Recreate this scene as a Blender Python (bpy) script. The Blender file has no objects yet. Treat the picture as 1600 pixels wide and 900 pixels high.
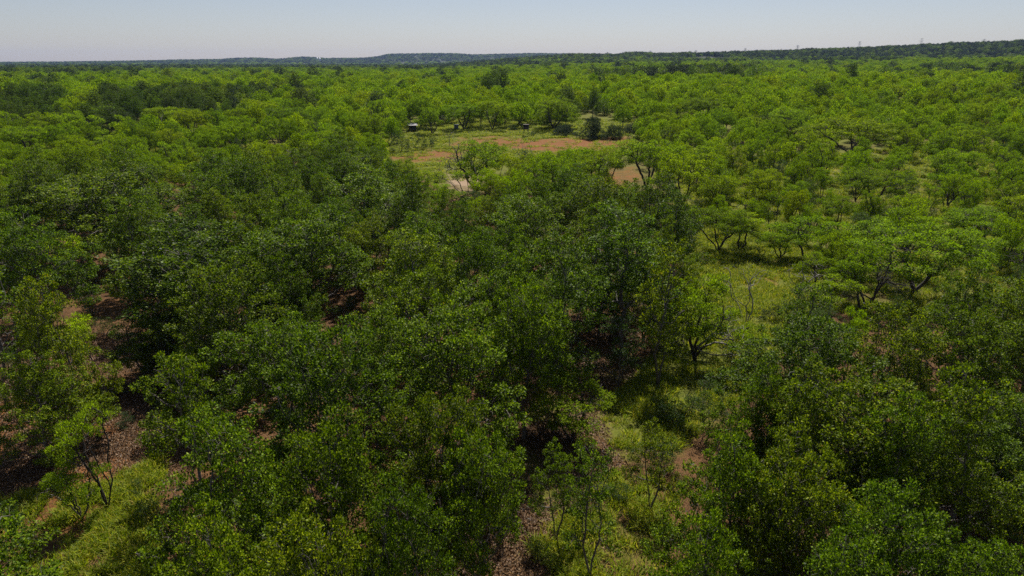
import bpy, math, random
import numpy as np
from mathutils import Vector, noise as mnoise

# ------------------------------------------------------------------ camera, sky, sun, exposure
SC = bpy.context.scene
COL = SC.collection
R = math.radians
H = 20.0                      # drone height above the ground
PITCH = R(18.2)
F = 1067.0                    # focal length in photograph pixels (1600 wide, 24 mm on 36 mm)

cam = bpy.data.cameras.new('camera')
cam.sensor_width = 36
cam.lens = 36 * F / 1600
cam.clip_start = 0.5
cam.clip_end = 40000
cam_o = bpy.data.objects.new('camera', cam)
COL.objects.link(cam_o)
cam_o.location = (0, 0, H)
cam_o.rotation_euler = (math.pi / 2 - PITCH, 0, 0)
SC.camera = cam_o

SUN_EL, SUN_AZ = R(57), R(12)         # azimuth measured from the view direction towards the right
world = bpy.data.worlds.new('World')
SC.world = world
world.use_nodes = True
wn = world.node_tree
bg = wn.nodes['Background']
sky = wn.nodes.new('ShaderNodeTexSky')
sky.sky_type = 'NISHITA'
sky.sun_disc = False
sky.sun_elevation = SUN_EL
sky.sun_rotation = SUN_AZ
sky.air_density = 1.15
sky.dust_density = 0.5
sky.ozone_density = 2.0
sky.altitude = 500
tint = wn.nodes.new('ShaderNodeMix')
tint.data_type = 'RGBA'
tint.blend_type = 'MULTIPLY'
tint.inputs[0].default_value = 1.0
tint.inputs[7].default_value = (.955, .945, 1.05, 1)      # the faint lavender cast of the hazy sky
hsv = wn.nodes.new('ShaderNodeHueSaturation')
hsv.inputs['Saturation'].default_value = .72
wn.links.new(sky.outputs[0], hsv.inputs['Color'])
wn.links.new(hsv.outputs[0], tint.inputs[6])
wn.links.new(tint.outputs[2], bg.inputs[0])
bg.inputs[1].default_value = 0.060

sun = bpy.data.lights.new('sun', 'SUN')
sun.energy = 5.0
sun.angle = R(0.5)
sun.color = (1.0, 0.965, 0.90)
sun_o = bpy.data.objects.new('sun', sun)
COL.objects.link(sun_o)
sdir = Vector((math.sin(SUN_AZ) * math.cos(SUN_EL), math.cos(SUN_AZ) * math.cos(SUN_EL), math.sin(SUN_EL)))
sun_o.rotation_euler = (-sdir).to_track_quat('-Z', 'Y').to_euler()
sun_o.location = (0, 0, 200)

SC.view_settings.view_transform = 'Standard'
SC.view_settings.look = 'None'
SC.view_settings.exposure = 0.4
SC.view_settings.gamma = 1
SC.render.engine = 'CYCLES'
cy = SC.cycles
cy.max_bounces = 3
cy.diffuse_bounces = 1
cy.glossy_bounces = 2
cy.transmission_bounces = 1
cy.volume_bounces = 0
cy.transparent_max_bounces = 4
cy.sample_clamp_indirect = 4
cy.use_denoising = False

rnd = random.Random(7)
NP = np.random.default_rng(7)
CP, SP = math.cos(PITCH), math.sin(PITCH)


# ------------------------------------------------------------------ terrain and plan helpers
def sstep(a, b, t):
    t = np.clip((t - a) / (b - a), 0, 1)
    return t * t * (3 - 2 * t)


def bear(px):                # bearing of a direction seen at column px (at the horizon)
    return math.atan2((px - 800) / F, CP)


# skyline of the far hills (5 km off) and of the near ridge on the right: bearing -> elevation in pixels above the horizon
FAR_PX = [-900, 0, 120, 250, 330, 390, 410, 440, 470, 490, 505, 518, 535, 590, 612, 628, 650, 690, 720, 745, 790, 830, 900, 1100, 1600, 2600]
FAR_UP = [q * .9 - 2.2 for q in [2, 2, 2.5, 4, 6, 7, 9, 9.5, 7.5, 9.5, 11, 10.8, 9, 9.5, 12, 16, 16.5, 17, 17, 15, 16, 17, 16, 10, 4, 0]]
NEAR_PX = [-900, 560, 640, 720, 800, 880, 930, 948, 962, 990, 1000, 1100, 1200, 1300, 1400, 1500, 1600, 1800, 2400]
NEAR_UP = [-14, -12, 0, 6, 13, 18, 18, 17.5, 20, 20, 18.5, 20, 22, 25, 28.5, 31, 33, 36, 40]
FAR_B = [bear(p) for p in FAR_PX]
NEAR_B = [bear(p) for p in NEAR_PX]
PXM = 1.0 / F * CP


def ground_z(x, y):
    x = np.asarray(x, float)
    y = np.asarray(y, float)
    d = np.hypot(x, y)
    b = np.arctan2(x, y)
    far = np.interp(b, FAR_B, FAR_UP) * PXM * 5000 + H - 9
    near = np.interp(b, NEAR_B, NEAR_UP) * PXM * 1750 + H - 24
    near = np.maximum(near, 0)
    bump = (np.sin(x * 0.011 + 1.3) * np.cos(y * 0.009) + 0.5 * np.sin(x * 0.023 - y * 0.017)) * 0.5
    z = bump * sstep(60, 400, d)
    z = z + (np.sin(x * 0.21) * np.cos(y * 0.17 + 1) + np.sin(x * .09 + y * .13)) * 0.12
    z = z + near * (0.26 * sstep(450, 1100, d) + 0.74 * sstep(1050, 1720, d) ** 1.3)
    z = z + np.maximum(far - near, 0) * sstep(3200, 5000, d)
    z = z + (7.5 + 2.5 * sstep(-.2, .4, b)) * sstep(45, 300, d)          # the creek bottom under the drone rises to the plain
    r2 = np.sin(b * 61 + d * 0.002) * np.sin(b * 143 + 2) * 5
    z = z + r2 * sstep(1050, 1350, d) * sstep(1720, 1450, d) * np.clip(near / 40, 0, 1)
    return z


def gz(x, y):
    return float(ground_z(x, y))


def ray(px, py):
    u, v = (px - 800) / F, (450 - py) / F
    return np.array([u, CP + v * SP, -SP + v * CP])


def at(px, py, h=0.0):       # the point h above the terrain that is seen at (px, py)
    d = ray(px, py)
    t = (h - H) / d[2] if d[2] < -1e-4 else 3000.0
    t = min(t, 4000)
    for _ in range(12):
        p = d * t
        t = t + (gz(p[0], p[1]) + h - (H + p[2])) / min(d[2], -0.02) * 0.6
        t = max(5.0, min(t, 4500))
    p = d * t
    return float(p[0]), float(p[1])


def proj(x, y, z):
    dz = z - H
    depth = y * CP - dz * SP
    up = y * SP + dz * CP
    return 800 + F * x / depth, 450 - F * up / depth, depth


def depth_of(x, y, z=0):
    return y * CP - (z - H) * SP


def inside(poly, px, py):
    n, c = len(poly), False
    j = n - 1
    for i in range(n):
        xi, yi = poly[i]
        xj, yj = poly[j]
        if (yi > py) != (yj > py) and px < (xj - xi) * (py - yi) / (yj - yi) + xi:
            c = not c
        j = i
    return c


# ------------------------------------------------------------------ materials
def mat(name):
    m = bpy.data.materials.new(name)
    m.use_nodes = True
    nt = m.node_tree
    return m, nt, nt.nodes['Principled BSDF'], nt.nodes['Material Output']


def N(nt, t, **kw):
    n = nt.nodes.new(t)
    for k, v in kw.items():
        if k in n.inputs.keys():
            n.inputs[k].default_value = v
        else:
            setattr(n, k, v)
    return n


def ramp(nt, pts):
    n = nt.nodes.new('ShaderNodeValToRGB')
    e = n.color_ramp.elements
    while len(e) < len(pts):
        e.new(0.5)
    for i, (p, c) in enumerate(pts):
        e[i].position = p
        e[i].color = (*c, 1)
    return n


def mixc(nt, fac, a, b, blend='MIX'):
    n = nt.nodes.new('ShaderNodeMix')
    n.data_type = 'RGBA'
    n.blend_type = blend
    for sock, v in ((n.inputs[0], fac), (n.inputs[6], a), (n.inputs[7], b)):
        if hasattr(v, 'links'):
            nt.links.new(v, sock)
        elif isinstance(v, (tuple, list)):
            sock.default_value = (*v, 1)
        else:
            sock.default_value = v
    return n.outputs[2]


def leaf_mat(name, cols, trans_gain, trans, rough, spec, tint_amt=0.25, odd=None):
    """cols: dark..light leaf colours picked per leaf; odd: colour of a few turned leaves"""
    m, nt, bs, out = mat(name)
    g = N(nt, 'ShaderNodeNewGeometry')
    r = ramp(nt, cols)
    nt.links.new(g.outputs['Random Per Island'], r.inputs[0])
    oi = N(nt, 'ShaderNodeObjectInfo')
    # every tree a little yellower or darker than its neighbour
    t = ramp(nt, [(0, (1.25, 1.08, .9)), (.2, (.68, .75, .9)), (.4, (1.1, 1.12, .9)), (.6, (.82, .92, 1.2)), (.8, (1.3, 1.2, 1.0)), (1, (.66, .70, .85))])
    nt.links.new(oi.outputs['Random'], t.inputs[0])
    c = mixc(nt, 1.0, r.outputs[0], t.outputs[0], 'MULTIPLY')
    c = mixc(nt, 1.0, c, oi.outputs['Color'], 'MULTIPLY')
    nt.links.new(c, bs.inputs['Base Color'])
    bs.inputs['Roughness'].default_value = rough
    bs.inputs['Specular IOR Level'].default_value = spec
    tr = N(nt, 'ShaderNodeBsdfTranslucent')
    tc = mixc(nt, 1.0, c, trans_gain, 'MULTIPLY')
    nt.links.new(tc, tr.inputs['Color'])
    mx = N(nt, 'ShaderNodeMixShader')
    mx.inputs[0].default_value = trans
    nt.links.new(bs.outputs[0], mx.inputs[1])
    nt.links.new(tr.outputs[0], mx.inputs[2])
    nt.links.new(mx.outputs[0], out.inputs['Surface'])
    return m


M = {}
M['oak_leaf'] = leaf_mat('oak_leaf', [(0, (.012, .021, .002)), (.35, (.055, .090, .003)), (.75, (.132, .196, .005)), (.985, (.25, .315, .008)), (1, (.19, .11, .02))],
                         (1.9, 2.1, .6), .27, .48, .09)
M['grey_leaf'] = leaf_mat('grey_leaf', [(0, (.040, .060, .012)), (.6, (.062, .090, .018)), (1, (.092, .122, .028))],
                          (1.6, 1.9, .9), .35, .48, .08)
M['mesquite_leaf'] = leaf_mat('mesquite_leaf', [(0, (.056, .092, .003)), (.5, (.145, .216, .004)), (1, (.270, .360, .006))],
                              (1.7, 1.8, .6), .42, .6, .05)
M['young_leaf'] = leaf_mat('young_leaf', [(0, (.115, .155, .006)), (.5, (.175, .225, .008)), (1, (.235, .285, .012))],
                           (1.7, 1.9, .7), .6, .6, .06)
M['cedar_leaf'] = leaf_mat('cedar_leaf', [(0, (.016, .030, .008)), (.6, (.032, .054, .013)), (1, (.055, .082, .018))],
                           (1.2, 1.4, .8), .15, .6, .08)
M['bush_leaf'] = leaf_mat('bush_leaf', [(0, (.020, .036, .009)), (.6, (.034, .058, .013)), (1, (.056, .085, .018))],
                          (1.5, 1.8, .8), .22, .5, .10)


def bark_mat(name, c0, c1):
    m, nt, bs, out = mat(name)
    tc = N(nt, 'ShaderNodeTexCoord')
    nz = N(nt, 'ShaderNodeTexNoise', Scale=9.0, Detail=5.0)
    nt.links.new(tc.outputs['Object'], nz.inputs['Vector'])
    r = ramp(nt, [(.3, c0), (.7, c1)])
    nt.links.new(nz.outputs[0], r.inputs[0])
    nt.links.new(r.outputs[0], bs.inputs['Base Color'])
    bs.inputs['Roughness'].default_value = .85
    b = N(nt, 'ShaderNodeBump', Strength=.6, Distance=.05)
    nt.links.new(nz.outputs[0], b.inputs['Height'])
    nt.links.new(b.outputs[0], bs.inputs['Normal'])
    return m


M['oak_bark'] = bark_mat('oak_bark', (.045, .036, .030), (.20, .17, .15))
M['mesquite_bark'] = bark_mat('mesquite_bark', (.020, .016, .013), (.075, .058, .047))
M['dead_wood'] = bark_mat('dead_wood', (.11, .095, .08), (.28, .25, .22))

# ground: colour zones painted as vertex attributes (what grows or lies there), broken up by noise
m, nt, bs, out = mat('ground_soil')
tc = N(nt, 'ShaderNodeTexCoord')
n1 = N(nt, 'ShaderNodeTexNoise', Scale=.35, Detail=6.0, Roughness=.65)
n2 = N(nt, 'ShaderNodeTexNoise', Scale=3.2, Detail=6.0, Roughness=.7)
n3 = N(nt, 'ShaderNodeTexNoise', Scale=14.0, Detail=3.0, Roughness=.7)
for n in (n1, n2, n3):
    nt.links.new(tc.outputs['Object'], n.inputs['Vector'])
litter = ramp(nt, [(.3, (.052, .027, .011)), (.5, (.120, .064, .026)), (.72, (.215, .128, .060))])
nt.links.new(n3.outputs[0], litter.inputs[0])
redc = ramp(nt, [(.25, (.10, .055, .012)), (.5, (.195, .078, .024)), (.8, (.29, .135, .052))])
nt.links.new(n2.outputs[0], redc.inputs[0])
grs = ramp(nt, [(.25, (.060, .068, .010)), (.5, (.115, .130, .014)), (.78, (.200, .175, .040))])
nt.links.new(n2.outputs[0], grs.inputs[0])
sandc = ramp(nt, [(.25, (.24, .155, .085)), (.75, (.38, .28, .19))])
nt.links.new(n2.outputs[0], sandc.inputs[0])
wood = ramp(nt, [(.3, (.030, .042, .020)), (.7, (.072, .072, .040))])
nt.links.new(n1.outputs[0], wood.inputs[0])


def attr(nt, name):
    return N(nt, 'ShaderNodeAttribute', attribute_name=name).outputs['Fac']


def soft(nt, a, nz, lo=-.22, hi=.22):       # attribute threshold roughened by noise
    s = N(nt, 'ShaderNodeMath', operation='SUBTRACT')
    nt.links.new(nz, s.inputs[0])
    s.inputs[1].default_value = .5
    k = N(nt, 'ShaderNodeMath', operation='MULTIPLY_ADD')
    nt.links.new(s.outputs[0], k.inputs[0])
    k.inputs[1].default_value = 1.5
    nt.links.new(a, k.inputs[2])
    mr = N(nt, 'ShaderNodeMapRange')
    nt.links.new(k.outputs[0], mr.inputs[0])
    mr.inputs[1].default_value = .5 + lo
    mr.inputs[2].default_value = .5 + hi
    return mr.outputs[0]


lv = ramp(nt, [(.3, (.55, .52, .5)), (.55, (.95, .9, .85)), (.75, (1.25, 1.05, .85))])
nt.links.new(n1.outputs[0], lv.inputs[0])
base = mixc(nt, 1.0, litter.outputs[0], lv.outputs[0], 'MULTIPLY')
c = mixc(nt, soft(nt, attr(nt, 'grass'), n1.outputs[0]), base, grs.outputs[0])
c = mixc(nt, soft(nt, attr(nt, 'red'), n1.outputs[0]), c, redc.outputs[0])
c = mixc(nt, soft(nt, attr(nt, 'sand'), n1.outputs[0]), c, sandc.outputs[0])
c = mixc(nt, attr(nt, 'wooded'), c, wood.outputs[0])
grit = ramp(nt, [(.32, (.55, .52, .50)), (.5, (.95, .95, .95)), (.68, (1.35, 1.28, 1.2))])
nt.links.new(n3.outputs[0], grit.inputs[0])
c = mixc(nt, .8, c, grit.outputs[0], 'MULTIPLY')
nt.links.new(c, bs.inputs['Base Color'])
bs.inputs['Roughness'].default_value = .95
bs.inputs['Specular IOR Level'].default_value = .15
bm_ = N(nt, 'ShaderNodeBump', Strength=.7, Distance=.08)
nt.links.new(n3.outputs[0], bm_.inputs['Height'])
nt.links.new(bm_.outputs[0], bs.inputs['Normal'])
M['ground'] = m


def flat_mat(name, c0, c1, rough=.6, scale=4.0, metal=0.0):
    m, nt, bs, out = mat(name)
    tc = N(nt, 'ShaderNodeTexCoord')
    nz = N(nt, 'ShaderNodeTexNoise', Scale=scale, Detail=4.0)
    nt.links.new(tc.outputs['Object'], nz.inputs['Vector'])
    r = ramp(nt, [(.3, c0), (.7, c1)])
    nt.links.new(nz.outputs[0], r.inputs[0])
    nt.links.new(r.outputs[0], bs.inputs['Base Color'])
    bs.inputs['Roughness'].default_value = rough
    bs.inputs['Metallic'].default_value = metal
    return m


M['tin'] = flat_mat('weathered_tin', (.22, .20, .195), (.33, .30, .295), .7)
M['dark_board'] = flat_mat('dark_board', (.030, .026, .026), (.065, .055, .05), .8)
M['blue_drab'] = flat_mat('drab_box_paint', (.05, .06, .075), (.09, .10, .12), .6)
M['post_wood'] = flat_mat('post_wood', (.07, .055, .045), (.13, .105, .085), .85)
M['white_paint'] = flat_mat('white_paint', (.74, .74, .72), (.82, .82, .80), .4)
M['steel'] = flat_mat('galvanised_steel', (.28, .29, .30), (.40, .41, .42), .5)
M['blade'] = leaf_mat('grass_blade', [(0, (.100, .145, .006)), (.5, (.210, .280, .008)), (.85, (.34, .350, .020)), (1, (.44, .34, .09))], (1.5, 1.5, .8), .4, .6, .2)
M['dry_leaf'] = leaf_mat('dry_leaf', [(0, (.060, .028, .011)), (.5, (.140, .074, .030)), (1, (.26, .155, .075))], (1, 1, 1), .1, .6, .3)


# ------------------------------------------------------------------ mesh helpers
def mesh_np(name, verts, faces, material):
    me = bpy.data.meshes.new(name)
    verts = np.asarray(verts, np.float32)
    faces = np.asarray(faces, np.int32)
    me.vertices.add(len(verts))
    me.vertices.foreach_set('co', verts.ravel())
    k = faces.shape[1]
    me.loops.add(faces.size)
    me.loops.foreach_set('vertex_index', faces.ravel())
    me.polygons.add(len(faces))
    me.polygons.foreach_set('loop_start', np.arange(0, faces.size, k, dtype=np.int32))
    me.update(calc_edges=True)
    me.materials.append(material)
    return me


class MB:
    def __init__(s):
        s.v, s.f, s.n = [], [], 0

    def add(s, v, f):
        v = np.asarray(v, float)
        s.v.append(v)
        s.f += [tuple(i + s.n for i in q) for q in f]
        s.n += len(v)

    def box(s, c, d, rz=0.0):
        x, y, z = d[0] / 2, d[1] / 2, d[2] / 2
        v = np.array([(-x, -y, -z), (x, -y, -z), (x, y, -z), (-x, y, -z), (-x, -y, z), (x, -y, z), (x, y, z), (-x, y, z)])
        if rz:
            ca, sa = math.cos(rz), math.sin(rz)
            v = v @ np.array([[ca, sa, 0], [-sa, ca, 0], [0, 0, 1]])
        s.add(v + np.array(c), [(0, 3, 2, 1), (4, 5, 6, 7), (0, 1, 5, 4), (1, 2, 6, 5), (2, 3, 7, 6), (3, 0, 4, 7)])

    def bar(s, a, b, r, k=6, r2=None):
        a, b = Vector(a), Vector(b)
        q = (b - a).to_track_quat('Z', 'Y')
        r2 = r if r2 is None else r2
        v = [a + q @ Vector((math.cos(6.2832 * i / k) * r, math.sin(6.2832 * i / k) * r, 0)) for i in range(k)]
        v += [b + q @ Vector((math.cos(6.2832 * i / k) * r2, math.sin(6.2832 * i / k) * r2, 0)) for i in range(k)]
        f = [(i, (i + 1) % k, k + (i + 1) % k, k + i) for i in range(k)] + [tuple(range(k))[::-1], tuple(range(k, 2 * k))]
        s.add([tuple(p) for p in v], f)

    def mesh(s, name, material):
        me = bpy.data.meshes.new(name)
        me.from_pydata([tuple(p) for p in np.concatenate(s.v)], [], s.f)
        me.materials.append(material)
        return me


def obj(name, me, parent=None, link=True):
    o = bpy.data.objects.new(name, me)
    if link:
        COL.objects.link(o)
    if parent is not None:
        o.parent = parent
    return o


def tag(o, label=None, cat=None, group=None, kind=None):
    for k, v in (('label', label), ('category', cat), ('group', group), ('kind', kind)):
        if v:
            o[k] = v
    return o


def thing(name, label, cat, loc, rz=0.0, group=None, scale=None):
    o = bpy.data.objects.new(name, None)
    COL.objects.link(o)
    o.empty_display_size = .3
    o.location = loc
    o.rotation_euler = (0, 0, rz)
    if scale:
        o.scale = scale
    return tag(o, label, cat, group)


# ------------------------------------------------------------------ the ground sheet
GRASS_P = [  # (polygon of ground seen in the photo, strength)
    ([(1090, 340), (1225, 345), (1300, 430), (1290, 500), (1215, 560), (1170, 610), (1060, 700), (960, 700), (935, 640), (1000, 585), (1030, 540), (1080, 420)], 1.0),
    ([(-40, 800), (60, 765), (130, 770), (190, 745), (250, 720), (250, 905), (-60, 930)], .36),
    ([(600, 225), (720, 185), (1000, 195), (1000, 240), (840, 245), (720, 285), (600, 262)], .9),
    ([(560, 255), (560, 215), (640, 190), (830, 182), (1000, 188), (1000, 215), (800, 205), (690, 222), (640, 245)], .8),
    ([(1060, 250), (1600, 220), (1700, 420), (1600, 500), (1330, 500), (1230, 420), (1050, 400)], .62),
    ([(100, 225), (420, 225), (420, 265), (100, 265)], .8),
    ([(1400, 640), (1620, 640), (1640, 860), (1540, 820)], .55),
    ([(900, 800), (830, 850), (900, 930), (1040, 930), (1060, 760), (960, 740)], .45),
]
RED_P = [
    ([(600, 242), (690, 232), (730, 240), (720, 250), (640, 256), (600, 252)], .9),
    ([(690, 226), (720, 214), (790, 212), (830, 218), (830, 232), (740, 232)], .85),
    ([(780, 222), (860, 216), (990, 212), (995, 226), (930, 234), (860, 238), (790, 234)], 1.0),
    ([(900, 265), (1000, 255), (1015, 292), (960, 300), (935, 285)], .60),
    ([(-60, 800), (120, 720), (215, 700), (240, 905), (60, 830), (-60, 900)], .62),
    ([(1160, 395), (1225, 395), (1225, 470), (1175, 485)], .5),
    ([(-60, 625), (150, 610), (240, 640), (225, 730), (60, 760), (-60, 850)], .62),
    ([(160, 700), (200, 660), (225, 650), (225, 720), (205, 760), (165, 800), (150, 770)], .85),
    ([(-40, 690), (60, 680), (100, 740), (60, 800), (-40, 830)], .62),
    ([(935, 600), (985, 590), (990, 660), (940, 670)], .55),
    ([(1470, 150), (1600, 150), (1600, 205), (1480, 205)], .6),
]
# woods seen in the photo: the far dark band, the left and middle oaks, the right-hand oaks
OAK_A = [(-60, 124), (75, 120), (320, 122), (420, 133), (620, 137), (640, 165), (560, 176), (390, 178), (230, 190), (-60, 184)]
OAK_B = [(-200, 310), (60, 282), (200, 272), (330, 266), (470, 262), (640, 262), (700, 310), (860, 295), (960, 305), (1080, 335), (1100, 480), (1060, 560), (850, 600), (800, 650), (790, 1400), (-300, 1400)]
OAK_C = [(1000, 640), (1100, 560), (1230, 488), (1400, 480), (1480, 450), (1800, 450), (1900, 1400), (820, 1400), (900, 700)]
SAND_P = [([(690, 272), (760, 270), (745, 298), (705, 294)], 1.0),
          ([(640, 188), (700, 188), (700, 196), (640, 196)], .5)]


def poly_mask(polys, px, py):
    o = np.zeros(px.shape)
    for poly, w in polys:
        p = np.array(poly, float)
        c = np.zeros(px.shape, bool)
        j = len(p) - 1
        for i in range(len(p)):
            xi, yi = p[i]
            xj, yj = p[j]
            with np.errstate(divide='ignore', invalid='ignore'):
                t = (xj - xi) * (py - yi) / (yj - yi) + xi
            c ^= ((yi > py) != (yj > py)) & (px < t)
            j = i
        o = np.maximum(o, c * w)
    return o


def build_ground():
    ang = np.concatenate([np.linspace(-180, -52, 33)[:-1], np.linspace(-52, 52, 331), np.linspace(52, 180, 33)[1:]])
    rad = np.concatenate([[.4], 6 * 1.0235 ** np.arange(0, 302)])
    A, RR = np.meshgrid(np.radians(ang[:-1]), rad)
    x, y = RR * np.sin(A), RR * np.cos(A)
    z = ground_z(x, y)
    v = np.stack([x, y, z], -1).reshape(-1, 3)
    na, nr = A.shape[1], A.shape[0]
    i = np.arange(nr - 1)[:, None] * na + np.arange(na)[None]
    j = np.arange(nr - 1)[:, None] * na + (np.arange(na)[None] + 1) % na
    f = np.stack([i, i + na, j + na, j], -1).reshape(-1, 4)
    cap = len(v)
    me = mesh_np('ground', v, f, M['ground'])
    me.polygons.foreach_set('use_smooth', np.ones(len(f), bool))
    depth = y * CP - (z - H) * SP
    dd = np.where(depth > 1, depth, 1)
    px = np.where(depth > 1, 800 + F * x / dd, -9999)
    py = np.where(depth > 1, 450 - F * (y * SP + (z - H) * CP) / dd, -9999)
    d = np.hypot(x, y)
    lit = poly_mask([(OAK_B, 1.0), (OAK_C, 1.0)], px, py)

    def feather(q, n):
        for _ in range(n):
            q = (q + np.roll(q, 1, 1) + np.roll(q, -1, 1)) / 3
            q[1:-1] = (q[1:-1] + q[:-2] + q[2:]) / 3
        return q
    gr = np.maximum(poly_mask(GRASS_P, px, py), .62 * (1 - lit))
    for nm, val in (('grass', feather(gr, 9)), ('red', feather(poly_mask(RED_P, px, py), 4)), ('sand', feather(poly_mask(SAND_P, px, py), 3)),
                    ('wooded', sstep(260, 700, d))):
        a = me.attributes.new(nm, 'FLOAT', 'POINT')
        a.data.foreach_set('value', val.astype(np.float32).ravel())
    o = obj('ground', me)
    tag(o, 'wooded plain of red soil, leaf litter and yellow green grass rising to low hills', None, None, 'structure')
    return rad[-1]


GROUND_R = build_ground()


# ------------------------------------------------------------------ trees: space colonisation
def norm(a):
    return a / np.maximum(np.linalg.norm(a, axis=-1, keepdims=True), 1e-9)


def colonize(rg, nodes, parents, pts, step, d_inf, d_kill, iters, bias=(0, 0, 0), wob=.25):
    pos = [np.array(p, float) for p in nodes]
    par = list(parents)
    kids = [0] * len(pos)
    P = np.array(pos)
    A = pts.copy()
    D = np.linalg.norm(A[:, None] - P[None], axis=2)
    near, nd = D.argmin(1), D.min(1)
    bias = np.array(bias)
    for it in range(iters):
        if not len(A):
            break
        lim = d_inf if it > 6 else 1e9
        ok = nd < lim
        if not ok.any():
            break
        idx = near[ok]
        u, inv = np.unique(idx, return_inverse=True)
        s = np.zeros((len(u), 3))
        np.add.at(s, inv, norm(A[ok] - P[idx]))
        s = norm(norm(s) + bias + rg.normal(0, wob, s.shape))
        keep = np.array([kids[i] < 3 for i in u])
        u, s = u[keep], s[keep]
        if not len(u):
            break
        new = P[u] + s * step
        k0 = len(par)
        for q in u:
            kids[q] += 1
            par.append(int(q))
            kids.append(0)
        P = np.concatenate([P, new])
        D = np.linalg.norm(A[:, None] - new[None], axis=2)
        a2, d2 = D.argmin(1), D.min(1)
        b = d2 < nd
        near = np.where(b, a2 + k0, near)
        nd = np.where(b, d2, nd)
        live = nd > d_kill
        A, near, nd = A[live], near[live], nd[live]
    return P, np.array(par)


def radii(P, par, tip, e=2.25):
    n = len(P)
    acc = np.zeros(n)
    r = np.zeros(n)
    for i in range(n - 1, -1, -1):
        r[i] = acc[i] ** (1 / e) if acc[i] > 0 else tip
        if par[i] >= 0:
            acc[par[i]] += r[i] ** e
    return r


def tubes(P, par, r, rmin=0.0):
    n = len(P)
    ch = [[] for _ in range(n)]
    for i in range(n):
        if par[i] >= 0:
            ch[par[i]].append(i)
    V, Fq, nv = [], [], 0
    stack = [(-1, i) for i in range(n) if par[i] < 0]
    while stack:
        a, i = stack.pop()
        chain = ([a] if a >= 0 else []) + [i]
        while ch[i]:
            k = sorted(ch[i], key=lambda q: -r[q])
            for q in k[1:]:
                if r[q] >= rmin:
                    stack.append((i, q))
            i = k[0]
            if r[i] < rmin:
                break
            chain.append(i)
        if len(chain) < 2:
            continue
        c = P[chain]
        rr = r[chain].copy()
        if a >= 0:
            rr[0] = min(rr[0], rr[1] * 1.25)
        t = norm(np.gradient(c, axis=0))
        ks = 8 if rr.max() > .09 else 5 if rr.max() > .03 else 3
        ref = np.array([.31, .87, .11])
        u = norm(np.cross(t, ref))
        w = np.cross(t, u)
        an = np.arange(ks) * 2 * np.pi / ks
        ring = c[:, None] + (u[:, None] * np.cos(an)[None, :, None] + w[:, None] * np.sin(an)[None, :, None]) * rr[:, None, None]
        V.append(ring.reshape(-1, 3))
        m_ = len(chain)
        i0 = nv + np.arange(m_ - 1)[:, None] * ks + np.arange(ks)[None]
        i1 = nv + np.arange(m_ - 1)[:, None] * ks + (np.arange(ks)[None] + 1) % ks
        Fq.append(np.stack([i0, i1, i1 + ks, i0 + ks], -1).reshape(-1, 4))
        nv += m_ * ks
    return np.concatenate(V), np.concatenate(Fq)


def leaves(rg, centers, outdir, per, spread, L, W, up, droop, fold=.25):
    """tufts of leaves round the given twig ends, each leaf a folded quad turned out and up from its tuft"""
    n = len(centers) * per
    c = np.repeat(centers, per, 0)
    o = np.repeat(outdir, per, 0)
    off = norm(rg.normal(0, 1, (n, 3)) + o * .35 + np.array([0, 0, .25]))
    k = np.repeat(rg.uniform(.7, 1.3, (len(centers), 1)), per, 0)
    off2 = off * (rg.random((n, 1)) ** .40) * spread * k
    off2[:, 2] *= .62
    p = c + off2
    d = norm(off * .6 + o * .3 + rg.normal(0, .6, (n, 3)) + np.array([0, 0, -droop]))
    nrm = rg.normal(0, .42, (n, 3)) + np.array([0, 0, up]) + off * .55
    s = norm(np.cross(d, nrm))
    nn = np.cross(s, d)
    l = L * rg.uniform(.65, 1.3, (n, 1))
    w = W * rg.uniform(.7, 1.25, (n, 1)) * .5
    a = p
    b = p + d * l * .55 + s * w - nn * w * fold
    e = p + d * l
    f = p + d * l * .55 - s * w - nn * w * fold
    v = np.stack([a, b, e, f], 1).reshape(-1, 3)
    q = np.arange(n * 4).reshape(-1, 4)
    return v, q


def thin_out(rg, P, gap):
    """indices of a random subset of P no two of which are closer than gap"""
    order = rg.permutation(len(P))
    g, keep = {}, []
    for i in order:
        p = P[i]
        c = (int(p[0] // gap), int(p[1] // gap), int(p[2] // gap))
        ok = True
        for a in (-1, 0, 1):
            for b in (-1, 0, 1):
                for e in (-1, 0, 1):
                    for q in g.get((c[0] + a, c[1] + b, c[2] + e), ()):
                        if (q[0] - p[0]) ** 2 + (q[1] - p[1]) ** 2 + (q[2] - p[2]) ** 2 < gap * gap:
                            ok = False
        if ok:
            g.setdefault(c, []).append(p)
            keep.append(i)
    return np.array(keep)


def blob_points(rg, blobs, n, hollow=.25):
    """points inside a union of ellipsoids, fewer towards their middles"""
    out = []
    w = np.array([b[3] * b[4] * b[5] for b in blobs]) ** (2 / 3)
    w /= w.sum()
    for k, b in enumerate(blobs):
        m_ = max(4, int(n * w[k]))
        d = norm(rg.normal(0, 1, (m_, 3)))
        t = (hollow + (1 - hollow) * rg.random((m_, 1))) ** .5
        out.append(np.array(b[:3]) + d * t * np.array(b[3:6]))
    return np.concatenate(out)


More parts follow.
